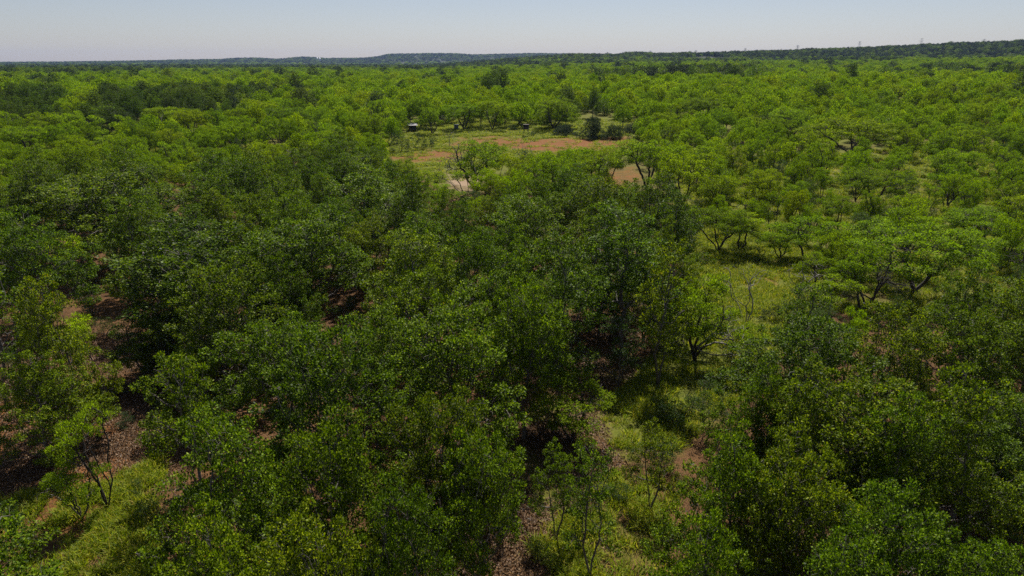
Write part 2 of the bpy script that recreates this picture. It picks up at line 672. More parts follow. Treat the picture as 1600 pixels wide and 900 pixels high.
def make_tree(name, seed, kind, height, radius, trunk_h, stems, nattr, leaf, barkm, leafm, bare=0.0, lean=(0, 0), flat=.5, leaf_drop=0.0, stray=.12, tip=.009, step=.34, lo=.34):
    rg = np.random.default_rng(seed)
    # lumpy crown envelope: a ring and a top of overlapping clumps
    blobs = []
    nb = max(6, int(radius * 4.2))
    mes = kind == 'mesquite'
    ecc, ea = rg.uniform(.0, .28), rg.uniform(0, 6.28)
    for k in range(nb):
        if k > 2 and rg.random() < .16:
            continue
        a = k * 2.39996 + rg.uniform(-.5, .5)
        q = math.sqrt((k + .6) / nb)
        rr = radius * q * rg.uniform(.62, 1.0) * (1 + ecc * math.cos(2 * (a - ea)))
        top = height * (1 - (1 - lo) * flat * q ** 2.2) * rg.uniform(.80, 1.0)
        bs = radius * rg.uniform(.20, .36)
        bh = bs * rg.uniform(.5, .8) if mes else bs * rg.uniform(.7, 1.15)
        blobs.append((lean[0] + rr * math.cos(a), lean[1] + rr * math.sin(a), top - bh, bs, bs, bh))
        if rg.random() < (.22 if mes else .8):
            zz = top - bh - rg.uniform(.14, .34) * height
            if zz > height * lo:
                blobs.append((lean[0] + rr * 1.05 * math.cos(a + .3), lean[1] + rr * 1.05 * math.sin(a + .3), zz, bs * .85, bs * .85, bh * .8))
    pts = blob_points(rg, blobs, nattr)
    # loose sprays that break the outline
    sp_ = blob_points(rg, [(b[0] * 1.06, b[1] * 1.06, b[2] + .12 * b[5], b[3] * 1.45, b[4] * 1.45, b[5] * 1.4) for b in blobs], max(12, int(nattr * .035)), .85)
    pts = np.concatenate([pts, sp_[sp_[:, 2] > height * lo * .7]])
    nodes, par = [], []
    for s in range(stems):
        a = s * 6.2832 / stems + rg.uniform(-.5, .5)
        sp = .0 if stems == 1 else rg.uniform(.22, .55)
        prev = -1
        x, y, z = (0, 0, -.25)
        k = max(3, int(trunk_h / .3))
        dx, dy = math.cos(a) * sp, math.sin(a) * sp
        for q in range(k + 1):
            nodes.append((x, y, z))
            par.append(prev)
            prev = len(nodes) - 1
            x += (dx + rg.normal(0, .10)) * .3 * (1.3 if q > k * .3 else .4)
            y += (dy + rg.normal(0, .10)) * .3 * (1.3 if q > k * .3 else .4)
            z += .3 * rg.uniform(.9, 1.05)
    P, par = colonize(rg, nodes, par, pts, step, 4.0, step * 1.15, 90, (0, 0, .06), .22)
    r = radii(P, par, tip)
    nch = np.bincount(par[par >= 0], minlength=len(P))
    base_leaf = (nch == 0) | (r < tip * 2.1)
    cand = np.nonzero(base_leaf & (P[:, 2] > height * lo * .6))[0]
    # bare limbs: nodes under a few chosen forks carry no leaves
    barem = np.zeros(len(P), bool)
    if bare > 0:
        ang = rg.uniform(0, 6.28)
        dirb = np.array([math.cos(ang), math.sin(ang)])
        if lean != (0, 0):
            dirb = -np.array(lean) / np.hypot(*lean)
        sc = P[:, :2] @ dirb / radius - .35 * (P[:, 2] - height * .6) / height
        barem = sc > np.quantile(sc[cand], 1 - bare)
    cl = cand[~barem[cand]]
    if leaf_drop:
        cl = cl[rg.random(len(cl)) > leaf_drop]
    cl = cl[thin_out(rg, P[cl], leaf[6])]
    centers = P[cl]
    cm = np.array([lean[0], lean[1], height * .55])
    outd = norm(centers - cm)
    per, spread, L, W, up, droop, _gap = leaf
    lv, lf = leaves(rg, centers, outd, per, spread, L, W, up, droop)
    # a few small sprays standing out of the outline
    tv, tf = tubes(P, par, r)
    tv[:, 2] = np.maximum(tv[:, 2], -.3)
    t = mesh_np(name + '_trunk', tv, tf, barkm)
    t.polygons.foreach_set('use_smooth', np.ones(len(tf), bool))
    c_ = mesh_np(name + '_crown', lv, lf, leafm)
    bp = None
    if bare > 0.45:
        pass
    return dict(trunk=t, crown=c_, h=float(lv[:, 2].max()), r=float(np.quantile(np.hypot(lv[:, 0] - lean[0], lv[:, 1] - lean[1]), .985)), tris=len(lf) * 2 + len(tf) * 2)


OAKL = (128, .42, .135, .092, .85, .12, .66)
GREYL = (56, .36, .13, .085, .7, .15, .56)
MESL = (225, .52, .16, .066, .80, .22, .76)
YOUL = (120, .40, .15, .060, .6, .22, .48)
BUSHL = (56, .28, .09, .055, .45, .05, .34)
VAR = {'oak': [], 'tall_oak': [], 'thin_oak': [], 'grey': [], 'mesquite': [], 'vase': [], 'bare': [], 'young': [], 'bush': [], 'snag': []}
for k in range(7):
    VAR['oak'].append(make_tree('oak', 100 + k, 'oak', 9.6, 4.0, 2.4, 1 + (k % 3 == 0), 5200, OAKL, M['oak_bark'], M['oak_leaf'], flat=(.75, .6, .85)[k % 3], lo=(.26, .32, .22)[k % 3], step=.29, tip=.010))
for k in range(3):
    VAR['tall_oak'].append(make_tree('tall_oak', 120 + k, 'oak', 11.0, 3.1, 3.0, 1, 4200, OAKL, M['oak_bark'], M['oak_leaf'], flat=.8, lo=.26, step=.29, tip=.010))
for k in range(3):
    VAR['thin_oak'].append(make_tree('thin_oak', 130 + k, 'oak', 8.5, 2.6, 2.4, 2, 1900, (90, .38, .135, .092, .8, .12, .60), M['oak_bark'], M['oak_leaf'], flat=.8, leaf_drop=.15, lo=.30, step=.29, tip=.012))
for k in range(2):
    VAR['grey'].append(make_tree('grey', 140 + k, 'oak', 6.0, 2.6, 1.2, 2, 2200, GREYL, M['oak_bark'], M['grey_leaf'], flat=.8, lo=.2, step=.29))
for k in range(6):
    VAR['mesquite'].append(make_tree('mesquite', 200 + k, 'mesquite', 6.0, 3.6, 1.2, 2 + k % 3, 2600, MESL, M['mesquite_bark'], M['mesquite_leaf'], flat=(.5, .9)[k % 2], lo=(.42, .28)[k % 2], step=.30, tip=.015))
for k in range(4):
    VAR['vase'].append(make_tree('vase', 220 + k, 'mesquite', 5.6, 2.5, 1.2, 2 + k % 3, 1700, MESL, M['mesquite_bark'], M['mesquite_leaf'], flat=.55, lo=.38, step=.29, tip=.015))
for k in range(3):
    VAR['bare'].append(make_tree('bare', 240 + k, 'mesquite', 5.6, 3.2, 1.0, 4, 2000, MESL, M['mesquite_bark'], M['mesquite_leaf'], flat=.6, bare=.40, lo=.36, step=.29, tip=.017))
VAR['young'].append(make_tree('young', 260, 'mesquite', 4.6, 1.8, 1.3, 2, 1000, YOUL, M['mesquite_bark'], M['young_leaf'], flat=.5, lo=.4, tip=.016))
VAR['young'].append(make_tree('young', 261, 'mesquite', 3.4, 1.5, .7, 3, 800, YOUL, M['mesquite_bark'], M['young_leaf'], flat=.6, lo=.3))
VAR['young'].append(make_tree('young', 262, 'mesquite', 5.2, 2.1, 1.5, 4, 1500, YOUL, M['mesquite_bark'], M['young_leaf'], flat=.4, bare=.35, lean=(-.7, .2), lo=.5, tip=.020))
for k in range(2):
    VAR['bush'].append(make_tree('bush', 280 + k, 'oak', 2.6, 1.7, .4, 4, 900, BUSHL, M['mesquite_bark'], M['bush_leaf'], flat=.9, lo=.05, step=.26))
VAR['bush'].append(make_tree('bush', 290, 'oak', 4.4, 3.4, .4, 5, 3000, (70, .36, .12, .078, .5, .05, .42), M['mesquite_bark'], M['bush_leaf'], flat=.8, lo=.04, step=.29))
for _k, _l in VAR.items():
    print('VAR', _k, [(len(v['crown'].polygons), len(v['trunk'].polygons), round(v['h'], 1), round(v['r'], 1)) for v in _l])
TREE_TRIS = sum(v['tris'] for k in VAR.values() for v in k)


def snag_mesh(seed, height, radius, stems, nattr, lo=.3, step=.34):
    rg = np.random.default_rng(seed)
    blobs = [(0, 0, height * .68, radius, radius, height * .32)]
    pts = blob_points(rg, blobs, nattr, .1)
    nodes, par = [], []
    for s in range(stems):
        a = s * 6.2832 / stems + rg.uniform(-.5, .5)
        prev = -1
        x, y, z = 0, 0, -.2
        for q in range(4):
            nodes.append((x, y, z))
            par.append(prev)
            prev = len(nodes) - 1
            x += math.cos(a) * .18 * (stems > 1) + rg.normal(0, .04)
            y += math.sin(a) * .18 * (stems > 1) + rg.normal(0, .04)
            z += .3
    P, par = colonize(rg, nodes, par, pts, step, 5.0, step * 1.2, 60, (0, 0, .04), .30)
    r = radii(P, par, .011, 2.1)
    v, f = tubes(P, par, r)
    return mesh_np('snag', v, f, M['dead_wood'])


# ------------------------------------------------------------------ planting
TREES = []        # dict(x,y,kind,h,r,label,rz,var,name,cat,land)
GRID = {}


def cell(x, y):
    return (int(x // 8), int(y // 8))


def put(x, y, kind, h, r, label=None, rz=None, var=None, color=None, land=None):
    t = dict(x=x, y=y, kind=kind, h=h, r=r, label=label, rz=rnd.uniform(0, 6.28) if rz is None else rz, var=var, color=color, land=land)
    TREES.append(t)
    GRID.setdefault(cell(x, y), []).append(t)
    return t


SPECIES = {'oak': 'oak', 'tall_oak': 'oak', 'thin_oak': 'oak', 'grey': 'oak', 'mesquite': 'mesquite', 'vase': 'mesquite', 'bare': 'mesquite', 'young': 'mesquite', 'bush': 'bush'}


def by_base(bx, by, ytop, w, kind, label, **kw):
    x, y = at(bx, by)
    z0 = gz(x, y)
    d = ray(bx, ytop)
    h = H + d[2] * (y / d[1]) - z0
    h = max(1.0, min(h, 13))
    r = w / 2 / F * depth_of(x, y, h / 2)
    return put(x, y, kind, h, r, label, **kw)


def by_top(cx, ytop, w, kind, h, label, **kw):
    x, y = at(cx, ytop, h)
    r = w / 2 / F * depth_of(x, y, h * .7)
    return put(x, y, kind, h, r, label, **kw)


# trees one can single out, each from where it stands in the photograph
by_base(170, 795, 632, 105, 'young', 'small bright lime mesquite leaning left with bare dark limbs, on red soil, bottom left', var=2, rz=0, land='the lime mesquite')
by_base(128, 812, 715, 120, 'vase', 'low spreading mesquite with thin foliage just left of the lime mesquite')
by_base(84, 727, 545, 200, 'oak', 'dark oak with bare lower trunk at left edge, above the lime mesquite on red soil', land='the bare-trunked left edge oak')
by_base(700, 925, 822, 100, 'young', 'small bright green mesquite bush with pale stems at the bottom edge', var=1, land='the bright bottom edge bush')
by_base(893, 690, 584, 150, 'vase', 'open multi-stemmed mesquite with dark bare limbs between the dark oaks and the grass', var=1, land='the open multi-stemmed mesquite')
by_base(1085, 563, 425, 200, 'mesquite', 'mesquite with dead grey lower branches reaching over the grass corridor', var=1, rz=.2, land='the dead-branched mesquite')
by_base(1122, 396, 318, 130, 'mesquite', 'dark-trunked mesquite standing alone at the top of the grass corridor', land='the lone corridor mesquite')
by_base(1156, 390, 328, 105, 'vase', 'smaller mesquite close to the right of the lone dark-trunked one on the grass')
by_base(1350, 490, 385, 150, 'bare', 'forked mesquite with long bare limb slanting right, behind the right-hand oaks', var=1, rz=2.6, land='the forked right-hand mesquite')
by_base(1428, 458, 348, 250, 'mesquite', 'wide umbrella-shaped mesquite with fan of dark limbs, on the right', var=0, land='the umbrella-shaped mesquite')
by_base(1260, 412, 335, 125, 'vase', 'round mesquite with upright stems right of the grass corridor', land='the round corridor mesquite')
by_base(1218, 405, 350, 80, 'vase', 'narrow mesquite beside the left of the round one by the corridor')
by_base(1275, 470, 395, 95, 'vase', 'low leafy mesquite beside the white snag')
by_base(1300, 445, 358, 110, 'mesquite', 'leafy mesquite between the round corridor one and the umbrella-shaped one')
by_base(1295, 505, 432, 100, 'vase', 'low mesquite right in front of the white snag')
by_base(1395, 420, 320, 120, 'vase', 'mesquite directly behind the umbrella-shaped one', var=3)
by_base(1525, 388, 325, 170, 'mesquite', 'broad mesquite with many dark stems near the right edge', land='the many-stemmed mesquite')
by_base(1590, 390, 300, 130, 'bare', 'mesquite with long bare pole-like limbs cut by the right edge')
by_base(742, 300, 214, 150, 'bare', 'mesquite with long bare limbs spreading left over the pale sand patch', var=1, rz=6.0, land='the bare-limbed sand patch mesquite')
by_base(632, 292, 246, 80, 'mesquite', 'low feathery mesquite at the near left edge of the clearing', land='the low feathery mesquite')
by_base(672, 306, 264, 80, 'vase', 'feathery mesquite right of the low one at the near edge of the clearing')
by_base(596, 276, 236, 50, 'vase', 'small mesquite at the left corner of the clearing')
by_base(800, 312, 238, 90, 'mesquite', 'leafy mesquite just right of the sand patch, hiding part of the red soil')
by_base(770, 330, 262, 90, 'mesquite', 'low mesquite in front of the sand patch mesquite')
by_base(690, 330, 285, 80, 'vase', 'dense mesquite below the pale sand patch')
by_base(955, 300, 250, 70, 'vase', 'thin mesquite beside the orange patch')
by_base(921, 310, 234, 125, 'mesquite', 'mesquite with black trunk in front of the orange bare patch', land='the black-trunked mesquite')
by_base(860, 330, 236, 110, 'mesquite', 'leafy mesquite between the sand patch tree and the black-trunked one')
by_base(1010, 300, 215, 130, 'mesquite', 'dense mesquite at the right end of the red clearing', land='the dense clearing-end mesquite')
by_base(1065, 325, 230, 140, 'mesquite', 'tall mesquite behind the grass corridor, right of the orange patch')
by_base(380, 306, 246, 66, 'mesquite', 'round bright ball-shaped mesquite among dark oaks on the left', var=1, color=(1.15, 1.12, 1.0), land='the ball-shaped mesquite')
by_base(437, 318, 276, 56, 'mesquite', 'small domed mesquite just right of the ball-shaped one')
by_base(122, 233, 172, 100, 'mesquite', 'umbrella mesquite with dark forked trunk left of the small meadow', land='the small meadow umbrella mesquite')
by_base(82, 222, 172, 80, 'mesquite', 'spreading mesquite left of the forked umbrella mesquite')
by_base(168, 243, 210, 60, 'vase', 'open mesquite with slanting stems standing in the small meadow')
by_base(107, 470, 368, 85, 'young', 'bright yellow green mesquite above the litter clearing on the left', var=0, land='the yellow green mesquite')
by_base(74, 566, 497, 52, 'young', 'small lime sapling at the left, over the pale litter', var=1)
by_base(138, 600, 488, 80, 'young', 'lime-topped slender mesquite with two dark stems over the leaf litter', var=0, land='the lime-topped slender mesquite')
by_base(580, 233, 176, 75, 'mesquite', 'mesquite with curved dark trunk at the left end of the clearing', land='the curved-trunk mesquite')
by_base(608, 221, 168, 50, 'vase', 'thin mesquite with crooked stem left of the tin-roofed blind')
by_base(676, 210, 166, 50, 'bare', 'bare-stemmed mesquite right beside the tin-roofed blind', var=1)
by_base(865, 203, 150, 90, 'mesquite', 'mesquite with widely forked dark trunk behind the red soil', land='the red soil forked mesquite')
by_base(725, 203, 160, 75, 'mesquite', 'mesquite shading the drab box at the back of the clearing')
by_base(770, 203, 155, 70, 'mesquite', 'mesquite right of the drab box at the back of the clearing')
by_base(925, 216, 176, 56, 'bush', 'largest dark evergreen bush at the back edge of the red soil', var=2, color=(.85, .85, .9), land='the largest dark bush')
by_base(958, 217, 190, 44, 'bush', 'dark bush joined to the right of the largest one behind the red soil', var=2, color=(.85, .85, .9))
by_base(990, 208, 188, 44, 'bush', 'low dark bush at the far right end of the red soil', var=2)
by_base(882, 212, 190, 40, 'bush', 'smaller dark bush left of the largest one behind the red soil', var=2, color=(.85, .85, .9))
by_base(626, 239, 202, 42, 'bush', 'dark leafy bush at the left front of the clearing', var=1)
by_base(657, 234, 206, 34, 'bush', 'bush with thin stems right of the dark leafy one in the clearing', var=0)
by_base(677, 230, 211, 20, 'bush', 'small dark rounded shrub alone on the clearing grass', var=1)
by_base(831, 213, 204, 16, 'bush', 'tiny round bush right below the raised blind', var=1)
# the tall dark oaks in the middle
by_base(885, 522, 395, 110, 'tall_oak', 'dark oak rising straight out of the black shade in the middle', var=2)
by_base(935, 528, 415, 100, 'tall_oak', 'dark oak at the front of the black shade, behind the grey green tree', var=0)
by_base(1005, 532, 375, 120, 'oak', 'dark oak at the right of the black shade, left of the dead-branched mesquite')
by_base(845, 548, 430, 120, 'oak', 'dark oak at the left of the black shade')
by_top(1262, 590, 180, 'oak', 8, 'oak in front of the grass corridor end, left part of the right-hand mass')
by_top(398, 294, 120, 'oak', 9, 'oak straight below the ball-shaped mesquite')
by_top(1420, 610, 210, 'oak', 8.5, 'oak between the large right-hand oak and the dark right edge oak')
by_top(985, 308, 220, 'tall_oak', 11.5, 'tallest dark oak in the middle, thin topped, over the black shade', var=0, land='the tallest middle oak')
by_top(880, 362, 170, 'tall_oak', 11, 'dark oak left of the tallest middle one, over the shaded floor', var=1)
by_top(1045, 372, 130, 'thin_oak', 10, 'thin oak between the tallest middle one and the grass corridor')
by_base(965, 606, 488, 105, 'grey', 'small grey green tree standing in front of the black shade', land='the grey green tree')
by_top(820, 300, 190, 'oak', 9.5, 'rounded dark oak below the bare-limbed sand patch mesquite', land='the rounded sand patch oak')
by_top(715, 445, 270, 'oak', 10, 'broad oak in the centre, left of the black shade', land='the broad centre oak')
by_top(820, 420, 160, 'oak', 10, 'dark oak behind the right side of the broad centre oak')
by_top(510, 492, 320, 'oak', 10, 'wide bright-topped oak crown at the head of the foreground mass', land='the wide bright-topped oak')
by_top(690, 588, 210, 'oak', 9, 'yellowish oak at the right end of the foreground mass', color=(1.25, 1.1, .9), land='the yellowish foreground oak')
by_top(335, 640, 290, 'oak', 9, 'glossy oak at the left shoulder of the foreground mass', land='the glossy left foreground oak')
by_top(745, 650, 150, 'oak', 8.5, 'shaded oak right of the yellowish foreground oak, beside the litter gap')
by_top(505, 640, 260, 'oak', 9, 'oak in the middle of the foreground mass, showing ground through gaps')
by_top(610, 740, 250, 'oak', 8.5, 'foreground oak above the bright bush at the bottom edge')
by_top(330, 775, 290, 'oak', 8.5, 'lowest left oak of the foreground mass, beside the grass')
by_top(480, 800, 280, 'oak', 8.5, 'bottom edge oak between the grass and the bright bush')
by_top(300, 335, 330, 'oak', 10.5, 'large domed oak left of centre', land='the large domed oak')
by_top(475, 318, 240, 'oak', 10.5, 'oak with fine pale top behind the large domed one', land='the pale-topped oak')
by_top(650, 352, 210, 'oak', 10, 'oak between the pale-topped oak and the broad centre oak')
by_top(560, 252, 220, 'oak', 10.5, 'deep green oak left of the clearing', land='the deep green oak')
by_top(150, 252, 280, 'oak', 10.5, 'wide dark oak on the left below the light mesquite belt', land='the wide dark left oak')
by_top(330, 232, 150, 'oak', 10, 'dark oak left of the ball-shaped mesquite', )
by_top(35, 318, 190, 'oak', 10, 'oak at the left edge beneath the wide dark one')
by_top(55, 425, 150, 'oak', 9.5, 'oak at the left edge beside the yellow green mesquite')
by_base(290, 592, 460, 170, 'oak', 'shadowy oak with curved bare trunk over the dappled litter', land='the shadowy oak')
by_base(236, 600, 480, 110, 'thin_oak', 'thin-stemmed oak left of the shadowy one over the litter')
# the right-hand oaks
by_top(1270, 488, 250, 'oak', 8.2, 'oak at the top left of the right-hand mass, beside the grass', land='the first right-hand oak')
by_top(1410, 470, 200, 'oak', 8.5, 'oak in front of the umbrella-shaped mesquite')
by_top(1525, 462, 200, 'oak', 8.5, 'oak at the right edge in front of the many-stemmed mesquite')
by_top(1192, 556, 180, 'oak', 8, 'oak bordering the grass below the dead branches', land='the oak bordering the grass')
by_top(1330, 560, 280, 'oak', 9, 'large oak in the middle of the right-hand mass', land='the large right-hand oak')
by_top(1510, 570, 240, 'oak', 9, 'dark oak at the right edge, middle height', land='the dark right edge oak')
by_top(1165, 650, 210, 'oak', 8.5, 'oak below the one bordering the grass')
by_top(1260, 665, 230, 'oak', 8.5, 'oak over the pink litter gap, lower right')
by_base(1488, 812, 640, 230, 'oak', 'oak with several pale twisting limbs rising from one stump, lower right', var=2, land='the pale-limbed oak')
by_base(1560, 780, 620, 200, 'oak', 'oak with thick dark trunk beside the pale-limbed one')
by_base(922, 905, 690, 130, 'thin_oak', 'slender dark double-stemmed oak beside the brown litter, bottom centre', var=0, land='the slender double-stemmed oak')
by_base(868, 845, 690, 110, 'thin_oak', 'slender oak with sideways branches left of the double-stemmed one', var=1)
by_base(1015, 800, 660, 130, 'thin_oak', 'sparse oak with straight dark stem right of the slender pair', var=1)
by_top(1410, 745, 260, 'oak', 8, 'glossy oak in front of the pale-limbed one')
by_top(1120, 790, 240, 'oak', 8, 'bottom edge oak right of the slender double-stemmed one')
by_top(1350, 820, 260, 'oak', 8, 'bottom edge oak below the pink litter gap')
by_top(1560, 850, 200, 'oak', 7, 'oak in the bottom right corner')
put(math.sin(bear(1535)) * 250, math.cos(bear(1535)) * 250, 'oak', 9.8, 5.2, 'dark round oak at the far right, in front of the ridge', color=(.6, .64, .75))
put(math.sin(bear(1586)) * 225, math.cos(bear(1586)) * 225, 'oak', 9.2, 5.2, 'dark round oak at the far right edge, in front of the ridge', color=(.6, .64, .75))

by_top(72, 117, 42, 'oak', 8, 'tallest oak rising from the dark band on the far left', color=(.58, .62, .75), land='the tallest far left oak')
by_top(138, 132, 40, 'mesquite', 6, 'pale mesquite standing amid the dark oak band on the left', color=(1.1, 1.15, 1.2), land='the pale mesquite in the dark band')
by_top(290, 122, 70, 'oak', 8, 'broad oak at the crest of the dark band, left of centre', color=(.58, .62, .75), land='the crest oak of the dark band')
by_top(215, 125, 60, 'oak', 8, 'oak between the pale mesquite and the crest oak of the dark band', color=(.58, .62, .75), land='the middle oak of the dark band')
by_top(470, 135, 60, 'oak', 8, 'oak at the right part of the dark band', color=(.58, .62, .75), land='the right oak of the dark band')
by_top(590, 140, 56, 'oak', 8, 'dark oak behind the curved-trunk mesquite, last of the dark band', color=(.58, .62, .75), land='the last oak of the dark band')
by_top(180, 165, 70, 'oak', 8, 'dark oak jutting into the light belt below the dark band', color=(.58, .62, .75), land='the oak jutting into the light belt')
by_top(1100, 150, 80, 'mesquite', 7, 'bright domed mesquite far behind the red clearing to the right', land='the bright far dome')
by_top(1340, 180, 150, 'mesquite', 8, 'largest bright mesquite of the right-hand brush, with black limbs beneath', land='the largest right-hand mesquite')
by_top(1240, 165, 100, 'mesquite', 7, 'bright mesquite left of the largest one on the right', land='the bright mesquite on the right')
by_top(1460, 120, 60, 'mesquite', 7, 'rounded mesquite in front of the ridge, right of centre', land='the rounded mesquite before the ridge')
by_top(1370, 262, 130, 'mesquite', 6, 'flat-topped mesquite with spread stems in the right-hand brush', land='the flat-topped mesquite')
by_top(1130, 270, 120, 'mesquite', 6, 'dense mesquite behind the lone one of the grass corridor', land='the dense mesquite behind the corridor')
by_top(1500, 230, 120, 'mesquite', 6.5, 'wide mesquite right of the flat-topped one', land='the wide right-hand mesquite')
by_top(260, 165, 90, 'mesquite', 6.5, 'bright mesquite in the light belt on the left', land='the bright mesquite of the light belt')
by_top(440, 165, 90, 'mesquite', 6.5, 'bright mesquite at the right half of the light belt', land='the right mesquite of the light belt')
by_top(30, 195, 100, 'mesquite', 6.5, 'yellowish mesquite at the left edge of the light belt', land='the left edge mesquite')
by_top(220, 248, 110, 'mesquite', 7, 'bright mesquite crown above the wide dark oak on the left', land='the bright crown above the dark oak')

CLEAR = [
    [(585, 250), (620, 222), (690, 198), (860, 203), (1000, 203), (1000, 232), (1005, 262), (1000, 286), (955, 288), (900, 252), (830, 248), (770, 262), (755, 296), (695, 296), (680, 268), (600, 260)],
    [(1125, 372), (1205, 372), (1235, 430), (1240, 500), (1215, 545), (1170, 605), (1060, 700), (940, 700), (925, 640), (990, 595), (1080, 580), (1140, 560), (1180, 480), (1125, 410)],
    [(-50, 670), (120, 640), (230, 610), (300, 600), (300, 640), (235, 710), (225, 800), (250, 930), (-80, 950)],
    [(60, 525), (180, 520), (220, 580), (110, 620)],
    [(770, 640), (900, 600), (970, 700), (930, 760), (900, 930), (765, 930), (740, 760)],
]
KEEP = [([(634, 188), (656, 188), (656, 206), (634, 206)], 0),   # ground that stays in sight from the drone: no filler crown may stand in front of it
    ([(606, 240), (690, 206), (790, 206), (985, 212), (985, 222), (840, 236), (790, 226), (740, 236), (700, 262), (690, 274), (640, 256), (606, 248)], 0),
    ([(700, 274), (755, 274), (750, 294), (705, 294)], 0), ([(958, 268), (1000, 262), (1002, 282), (965, 286)], 0),
    ([(1100, 340), (1195, 370), (1215, 430), (1225, 480), (1205, 520), (1160, 560), (1090, 570), (1020, 560), (1040, 470), (1110, 420)], 0),
    ([(870, 590), (1065, 590), (1055, 640), (985, 690), (870, 690)], 0),
    ([(0, 690), (60, 650), (90, 640), (215, 640), (215, 905), (0, 905)], 0),
    ([(70, 515), (165, 520), (205, 570), (130, 610), (90, 580)], 0),
    ([(770, 760), (860, 760), (860, 900), (770, 900)], 0), ([(660, 815), (760, 815), (760, 900), (660, 900)], 0),
    ([(1330, 440), (1450, 410), (1460, 450), (1340, 485)], 0),
    ([(1440, 740), (1600, 700), (1600, 860), (1480, 850)], 0), ([(70, 365), (145, 365), (145, 430), (70, 430)], 0),
    ([(900, 172), (960, 172), (960, 216), (900, 216)], 0), ([(690, 214), (800, 214), (790, 270), (690, 290)], 0)]
def in_view(x, y, margin):
    return y > 4 and abs(x) < (y * CP + H * SP) * 800 / F + margin


def species_at(x, y):
    px, py, _ = proj(x, y, gz(x, y) + 5)
    d = math.hypot(x, y)
    if inside(OAK_B, px, py) or inside(OAK_C, px, py):
        u = rnd.random()
        return ('mesquite' if u < .03 else 'thin_oak' if u < .10 else 'tall_oak' if u < .16 else 'oak'), px, py
    nz = mnoise.noise(Vector((x * .011, y * .006, 3.1))) + .5 * mnoise.noise(Vector((x * .03, y * .02, 9)))
    if inside(OAK_A, px, py) and d < 270:
        return ('oak' if nz > -.40 and rnd.random() < .88 and not (95 < px < 150 and 128 < py < 165) else 'mesquite'), px, py
    if d > 380 and nz > (.34 if x > 0 else .5):
        return 'oak', px, py
    u = rnd.random()
    if u < .025:
        return 'oak', px, py
    if u < (.10 if d < 260 else .025):
        return 'grey', px, py
    return ('vase' if u < .40 else 'bare' if u < (.60 if px > 900 else .48) and d < 260 else 'mesquite'), px, py


def try_put(x, y):
    kind, px, py = species_at(x, y)
    bpx, bpy_, _ = proj(x, y, gz(x, y))
    for p in CLEAR:
        if inside(p, bpx, bpy_):
            return
    if kind == 'grey':
        h = rnd.uniform(3.4, 5.0)
        r = h * rnd.uniform(.36, .5)
        k = .7
    elif SPECIES[kind] == 'oak':
        h = rnd.uniform(8, 10.8) if not inside(OAK_A, px, py) else rnd.uniform(5.8, 8.8)
        r = h * rnd.uniform(.36, .50) * (.75 if kind != 'oak' else 1)
        if inside(OAK_C, px, py):
            h *= .88
        k = .64
    else:
        h = rnd.triangular(3.2, 8.4, 5.6)
        r = h * rnd.uniform(.42, .68) * (.72 if kind == 'vase' else 1)
        k = rnd.choice((.62, .74, .9))
        if px > 1000 and py > 190 and y < 240:
            k = rnd.choice((.8, .95, 1.25))
    zb = gz(x, y)
    for fx, fz in ((0, .62), (-.75, .62), (.75, .62), (0, .95), (0, .35), (-.5, .85), (.5, .85), (-.5, .4), (.5, .4)):
        qx, qy, _ = proj(x + fx * r, y, zb + fz * h)
        for p, _w in KEEP:
            if inside(p, qx, qy):
                return
    if y < 22 and h > 9:
        h = 8
    ci, cj = cell(x, y)
    for a in (-1, 0, 1):
        for b in (-1, 0, 1):
            for t in GRID.get((ci + a, cj + b), ()):
                q = (t['r'] + r) * (k if SPECIES[t['kind']] == SPECIES[kind] else .82)
                if (t['x'] - x) ** 2 + (t['y'] - y) ** 2 < q * q:
                    return
    t = put(x, y, kind, h, r)
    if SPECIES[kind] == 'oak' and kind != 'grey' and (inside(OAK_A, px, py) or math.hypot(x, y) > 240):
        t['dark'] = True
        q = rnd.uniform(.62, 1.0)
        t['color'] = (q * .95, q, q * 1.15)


def darts(n, d0, d1):
    for _ in range(n):
        d = math.sqrt(rnd.uniform(d0 * d0, d1 * d1))
        a = rnd.uniform(-.80, .80)
        x, y = d * math.sin(a), d * math.cos(a)
        if in_view(x, y, 7):
            try_put(x, y)


darts(9000, 13, 130)
darts(16000, 130, 320)
darts(45000, 320, 1150)

def understory(n):
    got = 0
    for _ in range(n * 30):
        d = math.sqrt(rnd.uniform(20 ** 2, 105 ** 2))
        a = rnd.uniform(-.75, .75)
        x, y = d * math.sin(a), d * math.cos(a)
        if not in_view(x, y, 0) or got >= n:
            continue
        px, py, _ = proj(x, y, gz(x, y) + .5)
        if not (inside(OAK_B, px, py) or inside(OAK_C, px, py)) or any(inside(p, px, py) for p in CLEAR[2:5]) or any(inside(p, px, py) for p, _w in KEEP):
            continue
        near = [t for ci in (-1, 0, 1) for cj in (-1, 0, 1) for t in GRID.get((cell(x, y)[0] + ci, cell(x, y)[1] + cj), ())]
        if any((t['x'] - x) ** 2 + (t['y'] - y) ** 2 < (1.0 if t['kind'] != 'bush' else 1.8) ** 2 for t in near):
            continue
        cover = sum((t['x'] - x) ** 2 + (t['y'] - y) ** 2 < (t['r'] * .8) ** 2 for t in near)
        if cover and rnd.random() < .7:
            continue
        r = rnd.uniform(.7, 1.7)
        put(x, y, 'bush', r * rnd.uniform(1.1, 1.9), r, var=rnd.randrange(2), color=rnd.choice(((1, 1, 1), (1.7, 1.6, 1.0), (1.4, 1.5, 1.2))))
        got += 1


understory(110)

